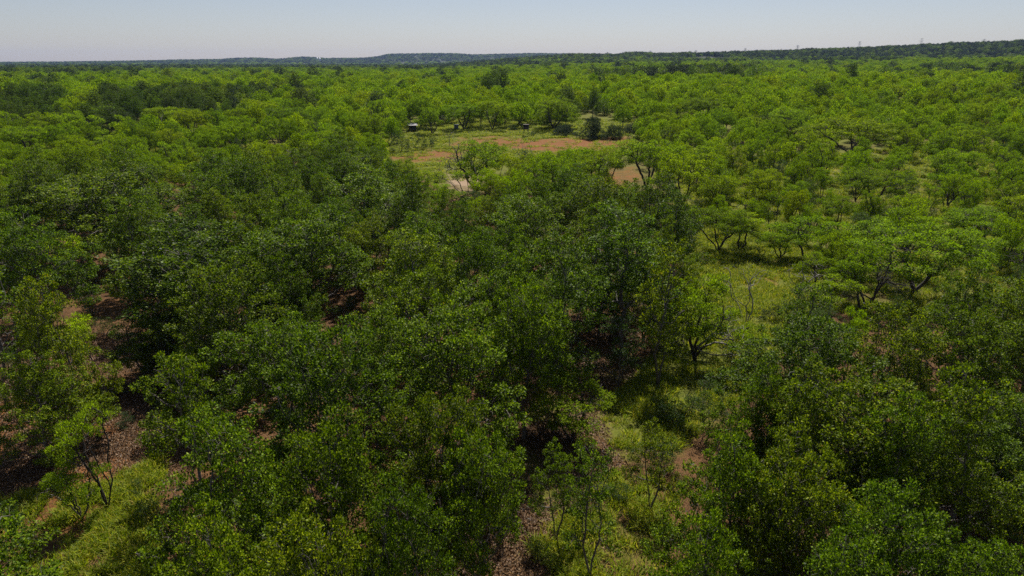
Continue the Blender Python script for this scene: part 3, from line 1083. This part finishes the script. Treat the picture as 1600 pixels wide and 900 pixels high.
# ------------------------------------------------------------------ who is an individual and what each is called
LIMIT = {'oak': 280, 'mesquite': 290, 'bush': 120}
for t in TREES:
    z = gz(t['x'], t['y'])
    t['z'] = z
    t['px'], t['py'], t['dep'] = proj(t['x'], t['y'], z + t['h'] * .6)
    t['size'] = (t['r'] * 2 * t['h']) / max(t['dep'], 5) ** 2
    w = t['r'] / t['dep'] * F
    t['vis'] = -w < t['px'] < 1600 + w and t['py'] - t['h'] / t['dep'] * F * .5 < 905
single, rest = [], []
for sp, lim in LIMIT.items():
    l = sorted([t for t in TREES if SPECIES[t['kind']] == sp and t['vis']], key=lambda t: (t['label'] is None, -t['size']))
    single += l[:lim]
    rest += l[lim:]
for t in TREES:
    if not t['vis'] and math.hypot(t['x'], t['y']) > 200:
        rest.append(t)

LAND = [t for t in TREES if t['land']]
ORD = ['nearest', 'second nearest', 'third nearest', 'fourth nearest', 'fifth nearest', 'sixth nearest', 'seventh nearest', 'eighth nearest']
GRP = {'oak': 'dark oaks of the woodland', 'mesquite': 'light green mesquites of the brush', 'bush': 'bushes of the undergrowth'}
auto = {}
for t in single:
    if t['label']:
        continue
    best = min(LAND, key=lambda l: ((l['px'] - t['px']) ** 2 + (2.2 * (l['py'] - t['py'])) ** 2))
    dx, dy = t['px'] - best['px'], t['py'] - best['py']
    a = math.degrees(math.atan2(-dy * 1.6, dx)) % 360
    sec = ['right of', 'behind and right of', 'straight behind', 'behind and left of', 'left of', 'in front and left of', 'straight in front of', 'in front and right of'][int(((a + 22.5) % 360) // 45)]
    auto.setdefault((SPECIES[t['kind']], id(best), sec), (best, []))[1].append((dx * dx + 4 * dy * dy, t))
for (sp, _, sec), (best, l) in auto.items():
    l.sort(key=lambda q: q[0])
    for i, (_, t) in enumerate(l):
        if i < len(ORD):
            t['label'] = f"{ORD[i]} {sp} {sec} {best['land']}"[:200]
        if len(t['label'] or '') == 0:
            t['label'] = f"one of several {sp}s off {sec} {best['land']}"
            t['shared'] = True

VARIANT_N = {}


def plant(t):
    vs = VAR[t['kind']]
    v = vs[t['var'] % len(vs)] if t['var'] is not None else rnd.choice(vs)
    sp = SPECIES[t['kind']]
    s = t['r'] / v['r']
    sz = t['h'] / v['h']
    s = min(max(s, sz * .62), sz * 1.6)
    root = thing({'oak': 'oak_tree', 'mesquite': 'mesquite_tree', 'bush': 'bush'}[sp], t['label'], {'oak': 'oak tree', 'mesquite': 'mesquite tree', 'bush': 'bush'}[sp],
                 (t['x'], t['y'], t['z'] - .05), t['rz'], GRP[sp], (s, s, sz))
    root.scale = (s * rnd.uniform(.9, 1.14), s * rnd.uniform(.9, 1.14), sz)
    tr = obj('trunk' if sp != 'bush' else 'stem', v['trunk'], root)
    cr = obj('crown' if sp != 'bush' else 'foliage', v['crown'], root)
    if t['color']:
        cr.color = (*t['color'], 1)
    return root


for t in single:
    t['root'] = plant(t)


# ------------------------------------------------------------------ scattered masses by geometry nodes
def scatter(name, label, pts, pick, rot, scl, sources):
    src = bpy.data.collections.new(name + '_sources')
    for k, o in enumerate(sources):
        o.name = f'{name}_source_{k:02d}'
        src.objects.link(o)
    me = bpy.data.meshes.new(name)
    pts = np.asarray(pts, np.float32)
    me.vertices.add(len(pts))
    me.vertices.foreach_set('co', pts.ravel())
    a = me.attributes.new('pick', 'INT', 'POINT')
    a.data.foreach_set('value', np.asarray(pick, np.int32))
    a = me.attributes.new('turn', 'FLOAT_VECTOR', 'POINT')
    a.data.foreach_set('vector', np.asarray(rot, np.float32).ravel())
    a = me.attributes.new('size', 'FLOAT_VECTOR', 'POINT')
    a.data.foreach_set('vector', np.asarray(scl, np.float32).ravel())
    o = obj(name, me)
    ng = bpy.data.node_groups.new(name, 'GeometryNodeTree')
    ng.interface.new_socket('Geometry', in_out='INPUT', socket_type='NodeSocketGeometry')
    ng.interface.new_socket('Geometry', in_out='OUTPUT', socket_type='NodeSocketGeometry')
    gi, go = ng.nodes.new('NodeGroupInput'), ng.nodes.new('NodeGroupOutput')
    ci = ng.nodes.new('GeometryNodeCollectionInfo')
    ci.inputs['Collection'].default_value = src
    ci.inputs['Separate Children'].default_value = True
    ci.inputs['Reset Children'].default_value = True
    ip = ng.nodes.new('GeometryNodeInstanceOnPoints')
    ip.inputs['Pick Instance'].default_value = True

    def na(nm, ty):
        n = ng.nodes.new('GeometryNodeInputNamedAttribute')
        n.data_type = ty
        n.inputs['Name'].default_value = nm
        return next(s for s in n.outputs if s.enabled and s.name == 'Attribute')
    L = ng.links.new
    L(gi.outputs[0], ip.inputs['Points'])
    L(ci.outputs[0], ip.inputs['Instance'])
    L(na('pick', 'INT'), ip.inputs['Instance Index'])
    e2r = ng.nodes.new('FunctionNodeEulerToRotation')
    L(na('turn', 'FLOAT_VECTOR'), e2r.inputs[0])
    L(e2r.outputs[0], ip.inputs['Rotation'])
    L(na('size', 'FLOAT_VECTOR'), ip.inputs['Scale'])
    L(ip.outputs[0], go.inputs[0])
    md = o.modifiers.new('scatter', 'NODES')
    md.node_group = ng
    tag(o, label, None, None, 'stuff')
    return o


def far_tree(seed, kind, height, radius, leafm):
    rg = np.random.default_rng(seed)
    blobs = []
    for k in range(9):
        a = k * 2.4 + rg.uniform(-.4, .4)
        q = math.sqrt((k + .5) / 9)
        bs = radius * rg.uniform(.3, .45)
        top = height * (1 - .42 * q ** 2)
        blobs.append((radius * .8 * q * math.cos(a), radius * .8 * q * math.sin(a), top - bs * .8, bs, bs, bs * .8))
        if kind == 'oak':
            blobs.append((radius * .8 * q * math.cos(a), radius * .8 * q * math.sin(a), (top - bs) * .55, bs, bs, bs))
    c = blob_points(rg, blobs, 1500, .3)
    o = norm(c - np.array([0, 0, height * .5]))
    v, f = leaves(rg, c, o, 2, .2, .36 if kind == 'oak' else .42, .26 if kind == 'oak' else .16, .6, .2)
    me = mesh_np('far_tree', v, f, leafm)
    tm = MB()
    tm.bar((0, 0, -.3), (0, 0, height * .5), .16, 5, .09)
    for k in range(4):
        b = blobs[k * 2]
        tm.bar((0, 0, height * .25), b[:3], .08, 4, .03)
    # join trunk into the same mesh, second material
    tv = np.concatenate(tm.v)
    n0 = len(v)
    quads = [q for q in tm.f if len(q) == 4]
    me2 = mesh_np('far_tree', np.concatenate([v, tv]), np.concatenate([f, np.array(quads) + n0]), leafm)
    me2.materials.append(M['oak_bark'])
    mi = np.zeros(len(f) + len(quads), np.int32)
    mi[len(f):] = 1
    me2.polygons.foreach_set('material_index', mi)
    return bpy.data.objects.new('far_tree', me2)


far_src = [far_tree(900 + k, 'oak', 9, 4, M['oak_leaf']) for k in range(3)] + [far_tree(910 + k, 'mesquite', 6, 3.4, M['mesquite_leaf']) for k in range(3)]
far_src += [far_tree(920 + k, 'oak', 9, 4, M['cedar_leaf']) for k in range(3)]

fp, fk, fr, fs = [], [], [], []
for t in rest:
    oak = SPECIES[t['kind']] == 'oak'
    fp.append((t['x'], t['y'], t['z'] - .1))
    fk.append(rnd.randrange(3) + ((6 if t.get('dark') and rnd.random() < .6 else 0) if oak else 3))
    fr.append((0, 0, t['rz']))
    s = t['r'] / (4.0 if oak else 3.4)
    sz = t['h'] / (9.0 if oak else 6.0)
    fs.append((s, s, sz))
# wooded slopes beyond: darker cedar and oak, thinning into one texture with distance
nb = 0
for d0, d1, num, sc in ((1130, 1850, 30000, 1.15), (1850, 3000, 12000, 1.9), (3000, 5200, 14000, 3.0)):
    dd = np.sqrt(NP.uniform(d0 * d0, d1 * d1, num))
    aa = NP.uniform(-.72, .72, num)
    xs, ys = dd * np.sin(aa), dd * np.cos(aa)
    zs = ground_z(xs, ys)
    for x, y, z in zip(xs, ys, zs):
        dark = z > 27 or rnd.random() < .25 or y > 3700
        if z > 25 and mnoise.noise(Vector((x * .006, y * .004, 2))) + .6 * mnoise.noise(Vector((x * .02, y * .012, 5))) > .50:
            continue
        s = rnd.uniform(.7, 1.15) * sc
        fp.append((x, y, z - .2))
        fk.append(rnd.randrange(3) + ((6 if rnd.random() < .66 else 0) if dark and rnd.random() < .95 else 3))
        fr.append((0, 0, rnd.uniform(0, 6.28)))
        fs.append((s, s, min(s, 1.5) * rnd.uniform(.7, 1.0)))
scatter('far_woodland', 'unbroken distant woods of mesquite and oak running to the hills', fp, fk, fr, fs, far_src)


# ------------------------------------------------------------------ grass and litter
def tuft(seed, n, hgt, spread):
    rg = np.random.default_rng(seed)
    base = np.concatenate([rg.normal(0, spread, (n, 2)), np.full((n, 1), -.02)], 1)
    d = norm(np.concatenate([rg.normal(0, .42, (n, 2)), np.ones((n, 1))], 1))
    h = hgt * rg.uniform(.5, 1.2, (n, 1))
    a = rg.uniform(0, 6.28, n)
    s = np.stack([np.cos(a), np.sin(a), np.zeros(n)], 1) * rg.uniform(.012, .024, (n, 1))
    mid = base + d * h * .6
    tip_ = base + d * h + np.concatenate([d[:, :2] * h * .5, -h * .12], 1)
    v = np.stack([base - s, base + s, mid + s * .8, tip_, mid - s * .8], 1).reshape(-1, 3)
    i = np.arange(n)[:, None] * 5
    f = np.concatenate([i + np.array([[0, 1, 2, 4]]), i + np.array([[4, 2, 3, 3]])], 0)
    # triangles for the tips
    me = bpy.data.meshes.new('tuft')
    me.from_pydata(v.tolist(), [], [tuple(q) for q in f[:n].tolist()] + [tuple(q[:3]) for q in f[n:].tolist()])
    me.materials.append(M['blade'])
    return bpy.data.objects.new('tuft', me)


def ground_points(polys, n, bare=()):
    out = []
    for poly, w in polys:
        xs, ys = [], []
        for px, py in poly:
            x, y = at(px, py)
            xs.append(x)
            ys.append(y)
        tries = 0
        got = 0
        want = int(n * w)
        while got < want and tries < want * 8:
            tries += 1
            x, y = rnd.uniform(min(xs), max(xs)), rnd.uniform(min(ys), max(ys))
            z = gz(x, y)
            px, py, _ = proj(x, y, z)
            if not inside(poly, px, py) or (rnd.random() < .9 and any(inside(q, px, py) for q in bare)):
                continue
            if mnoise.noise(Vector((x * .3, y * .3, 1))) + .8 * mnoise.noise(Vector((x * .9, y * .9, 4))) < .02 and rnd.random() < .94:
                continue
            out.append((x, y, z))
            got += 1
    return out


gp = ground_points(GRASS_P[:1], 11000) + ground_points(GRASS_P[1:2], 3000) + ground_points(GRASS_P[3:4], 3000) + ground_points(GRASS_P[2:3], 9000, [q for q, _w in RED_P[:4] + SAND_P]) + ground_points(GRASS_P[4:5], 20000) + ground_points(GRASS_P[5:], 1500)
ng_ = len(gp)
gs = np.array([[(s := rnd.uniform(.6, 1.35)), s, s * rnd.uniform(.7, 1.1)] for _ in range(ng_)])
dist_g = np.hypot(np.array(gp)[:, 0], np.array(gp)[:, 1])
gs[:, :2] *= (1 + np.clip((dist_g - 60) / 90, 0, 1.6))[:, None]
scatter('grass', 'tufts of yellow green grass on the open ground', gp, [rnd.randrange(4) for _ in gp], [(0, 0, rnd.uniform(0, 6.28)) for _ in gp], gs,
        [tuft(50 + k, 34, .38 + .05 * k, .16) for k in range(4)])


def litter_patch(seed, n):
    rg = np.random.default_rng(seed)
    c = np.concatenate([rg.normal(0, .55, (n, 2)), rg.uniform(.0, .05, (n, 1))], 1)
    o = norm(np.concatenate([rg.normal(0, 1, (n, 2)), np.zeros((n, 1))], 1))
    v, f = leaves(rg, c, o, 1, .02, .12, .08, 1.6, 0, .5)
    return bpy.data.objects.new('litter', mesh_np('litter', v, f, M['dry_leaf']))


LP = [([(700, 700), (900, 600), (960, 700), (930, 800), (950, 905), (700, 905)], 1.0),
      ([(20, 520), (330, 520), (350, 640), (260, 800), (200, 760), (0, 780), (0, 600)], 1.2),
      ([(820, 490), (1000, 500), (1000, 600), (840, 620)], .5),
      ([(1180, 740), (1340, 740), (1340, 900), (1180, 900)], .6),
      ([(1440, 740), (1600, 740), (1600, 900), (1440, 900)], .5)]
lp = ground_points(LP, 1500)
scatter('leaf_litter', 'brown fallen oak leaves lying on the shaded woodland floor', lp, [rnd.randrange(3) for _ in lp], [(0, 0, rnd.uniform(0, 6.28)) for _ in lp],
        [(1, 1, 1)] * len(lp), [litter_patch(70 + k, 60) for k in range(3)])

# ------------------------------------------------------------------ undergrowth bushes
bp = [(60, 840, 34), (15, 815, 40), (215, 770, 42), (195, 665, 40), (225, 690, 30), (330, 640, 50), (245, 640, 30), (180, 620, 46), 
      (1190, 410, 40), (1205, 500, 40), (1150, 600, 40), (840, 880, 60), (880, 790, 50), (1400, 505, 60), (1480, 420, 50), (1300, 420, 40), (1380, 330, 34), (1190, 330, 30),
      (700, 262, 14), (640, 250, 12), (760, 205, 16), (800, 205, 16), (985, 218, 18), (610, 240, 16), (590, 250, 16), (215, 250, 20), (250, 255, 18)]
for k, (px, py, w) in enumerate(bp):
    x, y = at(px, py)
    r = w / 2 / F * depth_of(x, y)
    t = dict(x=x, y=y, z=gz(x, y), kind='bush', h=r * rnd.uniform(1.1, 1.6), r=r, rz=rnd.uniform(0, 6.28), var=k % 2, color=(1.9, 1.8, 1.1) if k % 3 else (1, 1, 1))
    t['px'], t['py'], _ = proj(x, y, t['z'])
    best = min(LAND, key=lambda l: ((l['px'] - px) ** 2 + (2 * (l['py'] - py)) ** 2))
    t['best'] = best
    bp[k] = t
seen = {}
for t in bp:
    best = t['best']
    side = 'left' if t['px'] < best['px'] else 'right'
    dep = 'in front and' if t['py'] > best['py'] + 40 else 'beside and'
    key = (id(best), side, dep)
    seen.setdefault(key, []).append(t)
for (_, side, dep), l in seen.items():
    l.sort(key=lambda t: (t['px'] - t['best']['px']) ** 2 + (t['py'] - t['best']['py']) ** 2)
    for i, t in enumerate(l):
        t['label'] = f"{ORD[i]} low bush {dep} {side} of {t['best']['land']}"
        plant(t)

# ------------------------------------------------------------------ dead wood
SN = [snag_mesh(300 + k, 3.2, 1.6, 1 + k % 3, 110) for k in range(3)]


def dead(name, bx, by, hpx, label, cat, var, tilt=(0, 0), rz=0.0, sc=1.0):
    x, y = at(bx, by)
    s = hpx / F * depth_of(x, y) / 3.2 * sc
    o = obj(name, SN[var])
    o.location = (x, y, gz(x, y))
    o.rotation_euler = (tilt[0], tilt[1], rz)
    o.scale = (s, s, s)
    tag(o, label, cat)
    return o


dead('dead_tree', 1238, 490, 92, 'bleached dead snag leaning in the yellow grass corridor', 'dead tree', 0, (.15, .35), .6)
dead('dead_tree', 1165, 500, 95, 'grey tangle of dead limbs right of the mesquite over the corridor', 'dead tree', 2, (.1, .4), 2.0)
dead('dead_tree', 703, 229, 28, 'thin bare sapling standing alone on the clearing', 'dead tree', 0, (0, .05), 1.0)
dead('dead_tree', 820, 262, 44, 'bare dead treetop in front of the red soil', 'dead tree', 2, (0, 0), .3)
dead('dead_tree', 728, 303, 70, 'leafless branching tree over the pale sand patch', 'dead tree', 2, (0, -.5), .4)
for t in single:
    if t['land'] == 'the dead-branched mesquite':
        for k, (ang, tl) in enumerate(((.5, 1.25), (-.2, 1.35), (2.7, 1.35), (-.7, 1.2))):
            o = obj('dead_branch', SN[k % 3], t['root'])
            o.location = (math.cos(ang - t['rz']) * .2, math.sin(ang - t['rz']) * .2, .9)
            o.rotation_euler = (0, tl, ang - t['rz'])
            o.scale = (1.25, 1.25, 1.25)
            o['label'] = 'dead grey limb reaching out low'
dead('fallen_branch', 790, 790, 70, 'pale fallen branch on the brown litter left of the slender oaks', 'branch', 1, (1.45, .2), .4)
dead('fallen_branch', 690, 575, 70, 'pale dead branch on the shaded floor behind the yellowish oak', 'branch', 2, (1.3, .1), 1.2)
dead('fallen_branch', 1285, 480, 60, 'fallen grey branches under the low mesquite by the snag', 'branch', 2, (1.4, .3), 2.2)
dead('fallen_branch', 1130, 585, 60, 'dead branch lying in the grass below the corridor mesquite', 'branch', 0, (1.4, .3), 5.2)
dead('fallen_branch', 90, 560, 80, 'heap of grey dead branches on the pale litter at the left', 'branch', 1, (1.3, .3), 3.2)
dead('fallen_branch', 100, 800, 60, 'dead branch reaching left from the spreading mesquite, bottom left', 'branch', 0, (1.35, -.3), 3.9)
dead('fallen_branch', 1560, 820, 60, 'fallen branches on the shaded litter at lower right', 'branch', 1, (1.4, .2), 1.4)


# ------------------------------------------------------------------ blinds and box in the clearing
def part(name, root, material, *boxes, bars=()):
    b = MB()
    for c, d in boxes:
        b.box(c, d)
    for a, e, r in bars:
        b.bar(a, e, r)
    return obj(name, b.mesh(name, material), root)


def planks(root, w, z0, z1, y, x0, material, n, axis='x'):
    me = None
    step = w / n
    for k in range(n):
        if me is None:
            b = MB()
            b.box((0, 0, 0), (step * .93, .03, z1 - z0) if axis == 'x' else (.03, step * .93, z1 - z0))
            me = b.mesh('plank', material)
        o = obj('plank', me, root)
        q = -w / 2 + (k + .5) * step
        o.location = (x0 + q, y, (z0 + z1) / 2) if axis == 'x' else (x0, y + q, (z0 + z1) / 2)


x, y = at(645, 205)
BL = .72
bl = thing('hunting_blind', 'raised hunting blind with sloping pale tin roof and dark open front, left of the clearing', 'hunting blind', (x, y, gz(x, y)), .25, None, (BL, BL, BL))
part('floor_platform', bl, M['post_wood'], ((0, 0, .55), (2.5, 2.0, .1)))
for sx in (-1, 1):
    for sy in (-1, 1):
        part('leg', bl, M['post_wood'], ((sx * 1.1, sy * .85, 1.05), (.11, .11, 2.1)))
planks(bl, 2.2, .6, 1.15, -.93, 0, M['dark_board'], 7)
planks(bl, 2.2, .6, 2.0, .93, 0, M['dark_board'], 7)
planks(bl, 1.8, .6, 1.9, 0, -1.14, M['dark_board'], 6, 'y')
planks(bl, 1.8, .6, 1.9, 0, 1.14, M['dark_board'], 6, 'y')
part('window_header', bl, M['dark_board'], ((0, -.93, 1.98), (2.2, .05, .22)))
rf = bpy.data.objects.new('roof', None)
b = MB()
for k in range(13):
    x0 = -1.65 + k * .25
    b.add([(x0, -1.5, 2.02), (x0 + .125, -1.5, 2.06), (x0 + .25, -1.5, 2.02), (x0, 1.4, 2.62), (x0 + .125, 1.4, 2.66), (x0 + .25, 1.4, 2.62),
           (x0, -1.5, 1.99), (x0 + .25, -1.5, 1.99), (x0, 1.4, 2.59), (x0 + .25, 1.4, 2.59)],
          [(0, 1, 4, 3), (1, 2, 5, 4), (6, 8, 9, 7), (0, 6, 7, 2, 1), (3, 4, 5, 9, 8)])
obj('roof', b.mesh('roof', M['tin']), bl)

x, y = at(822, 214)
fd = thing('deer_blind', 'dark box blind on stilts under mesquites behind the red soil', 'hunting blind', (x, y, gz(x, y)), -.2, None, (BL, BL, BL))
for sx in (-1, 1):
    for sy in (-1, 1):
        part('leg', fd, M['post_wood'], bars=(((sx * .95, sy * .95, -.1), (sx * .6, sy * .6, 2.5), .06),))
part('brace', fd, M['post_wood'], bars=(((-.9, -.9, .3), (.68, -.68, 2.0), .035), ((.9, -.9, .3), (-.68, -.68, 2.0), .035)))
part('platform', fd, M['post_wood'], ((0, 0, 2.5), (1.7, 1.6, .09)))
planks(fd, 1.5, 2.55, 3.2, -.72, 0, M['dark_board'], 5)
planks(fd, 1.5, 2.55, 3.9, .72, 0, M['dark_board'], 5)
planks(fd, 1.4, 2.55, 3.9, 0, -.76, M['dark_board'], 5, 'y')
planks(fd, 1.4, 2.55, 3.9, 0, .76, M['dark_board'], 5, 'y')
part('roof', fd, M['post_wood'], ((0, 0, 3.96), (1.9, 1.8, .07)))

x, y = at(713, 203)
bx = thing('storage_box', 'drab blue grey upright box in the shade at the back of the clearing', 'box', (x, y, gz(x, y)), .1, None, (BL, BL, BL))
part('body', bx, M['blue_drab'], ((0, 0, .95), (1.5, 1.2, 1.7)))
part('lid', bx, M['steel'], ((0, 0, 1.85), (1.6, 1.3, .08)))
part('door', bx, M['blue_drab'], ((0, -.62, .95), (.8, .03, 1.4)))
part('skid', bx, M['post_wood'], ((-.5, 0, .05), (.12, 1.2, .12)))
part('skid', bx, M['post_wood'], ((.5, 0, .05), (.12, 1.2, .12)))

x, y = at(930, 216)
bk = thing('bucket', 'small white bucket at the foot of the largest dark bush', 'bucket', (x, y - 1.0, gz(x, y)))
b = MB()
b.bar((0, 0, 0), (0, 0, .45), .17, 12, .22)
obj('bucket_body', b.mesh('bucket_body', M['white_paint']), bk)
b = MB()
pp = [(.22 * math.cos(a), .02, .45 + .16 * math.sin(a)) for a in np.linspace(0, math.pi, 7)]
for a, e in zip(pp[:-1], pp[1:]):
    b.bar(a, e, .012, 5)
obj('handle', b.mesh('handle', M['steel']), bk)

# ------------------------------------------------------------------ far structures
PYL = [(934, 79, 'leftmost'), (994, 77, 'second'), (1058, 77, 'third'), (1127, 75, 'fourth'), (1200, 74, 'fifth'), (1286, 71, 'sixth'), (1372, 69, 'seventh'), (1459, 68, 'eighth'), (1570, 64, 'ninth')]
hp = {934: 13, 994: 13, 1058: 14, 1127: 16, 1200: 20, 1286: 22, 1372: 22, 1459: 15, 1570: 17}


def pylon(px, nm, h):
    b_ = bear(px)
    d = 1790
    x, y = d * math.sin(b_), d * math.cos(b_)
    z = gz(x, y)
    root = thing('power_pylon', f'{nm} steel lattice pylon from the left along the ridge skyline', 'pylon', (x, y, z), -.5, 'pylons along the ridge')
    m_ = MB()
    w0, w1 = 2.6, .7
    c0 = [(-w0, -w0, -3), (w0, -w0, -3), (w0, w0, -3), (-w0, w0, -3)]
    c1 = [(-w1, -w1, h), (w1, -w1, h), (w1, w1, h), (-w1, w1, h)]
    for p, q in zip(c0, c1):
        m_.bar(p, q, .12, 4)
    n = 6
    for k in range(n):
        for i in range(4):
            j = (i + 1) % 4
            t0, t1 = k / n, (k + 1) / n
            p = Vector(c0[i]).lerp(Vector(c1[i]), t0)
            q = Vector(c0[j]).lerp(Vector(c1[j]), t1)
            m_.bar(p, q, .09, 4)
            m_.bar(Vector(c0[j]).lerp(Vector(c1[j]), t0), Vector(c0[i]).lerp(Vector(c1[i]), t1), .09, 4)
    obj('lattice_mast', m_.mesh('lattice_mast', M['steel']), root)
    for f_, w in ((.98, 3.2), (.84, 4.6), (.70, 4.0)):
        a = MB()
        a.bar((-w, 0, h * f_), (w, 0, h * f_), .16, 4)
        a.bar((-w, 0, h * f_), (0, 0, h * f_ + 1.2), .1, 4)
        a.bar((w, 0, h * f_), (0, 0, h * f_ + 1.2), .1, 4)
        obj('cross_arm', a.mesh('cross_arm', M['steel']), root)


for px, py, nm in PYL:
    pylon(px, nm, hp[px])


def tank(px, nm):
    b_ = bear(px)
    d = 4200
    x, y = d * math.sin(b_), d * math.cos(b_)
    root = thing('storage_tank', f'{nm} of two tiny white tanks below the far hill', 'tank', (x, y, gz(x, y) + 2), 0, 'white tanks below the far hill')
    b = MB()
    b.bar((0, 0, -2), (0, 0, 15), 5, 16)
    obj('tank_shell', b.mesh('tank_shell', M['white_paint']), root)
    b = MB()
    b.bar((0, 0, 15), (0, 0, 18), 5.1, 16, .5)
    obj('roof', b.mesh('roof', M['white_paint']), root)


tank(526, 'left')
tank(529.5, 'right')
bpy.context.view_layer.update()

# ------------------------------------------------------------------ the air
top = 130.0
b = MB()
Rb = GROUND_R + 60
b.box((0, 0, (top - 12) / 2), (2 * Rb, 2 * Rb, top + 12))
hm = bpy.data.materials.new('haze')
hm.use_nodes = True
hn = hm.node_tree
hn.nodes.remove(hn.nodes['Principled BSDF'])
pv = hn.nodes.new('ShaderNodeVolumePrincipled')
pv.inputs['Color'].default_value = (.40, .56, 1.0, 1)
pv.inputs['Density'].default_value = 5.0e-5
hn.links.new(pv.outputs[0], hn.nodes['Material Output'].inputs['Volume'])
hz = obj('haze', b.mesh('haze', hm))
tag(hz, 'pale blue haze over the whole plain', None, None, 'stuff')
print('TREES', len(TREES), 'single', len(single), 'rest', len(rest), 'far', len(fp), 'treetris', TREE_TRIS, 'ground r', GROUND_R,
      {s: sum(SPECIES[t['kind']] == s for t in single) for s in LIMIT})
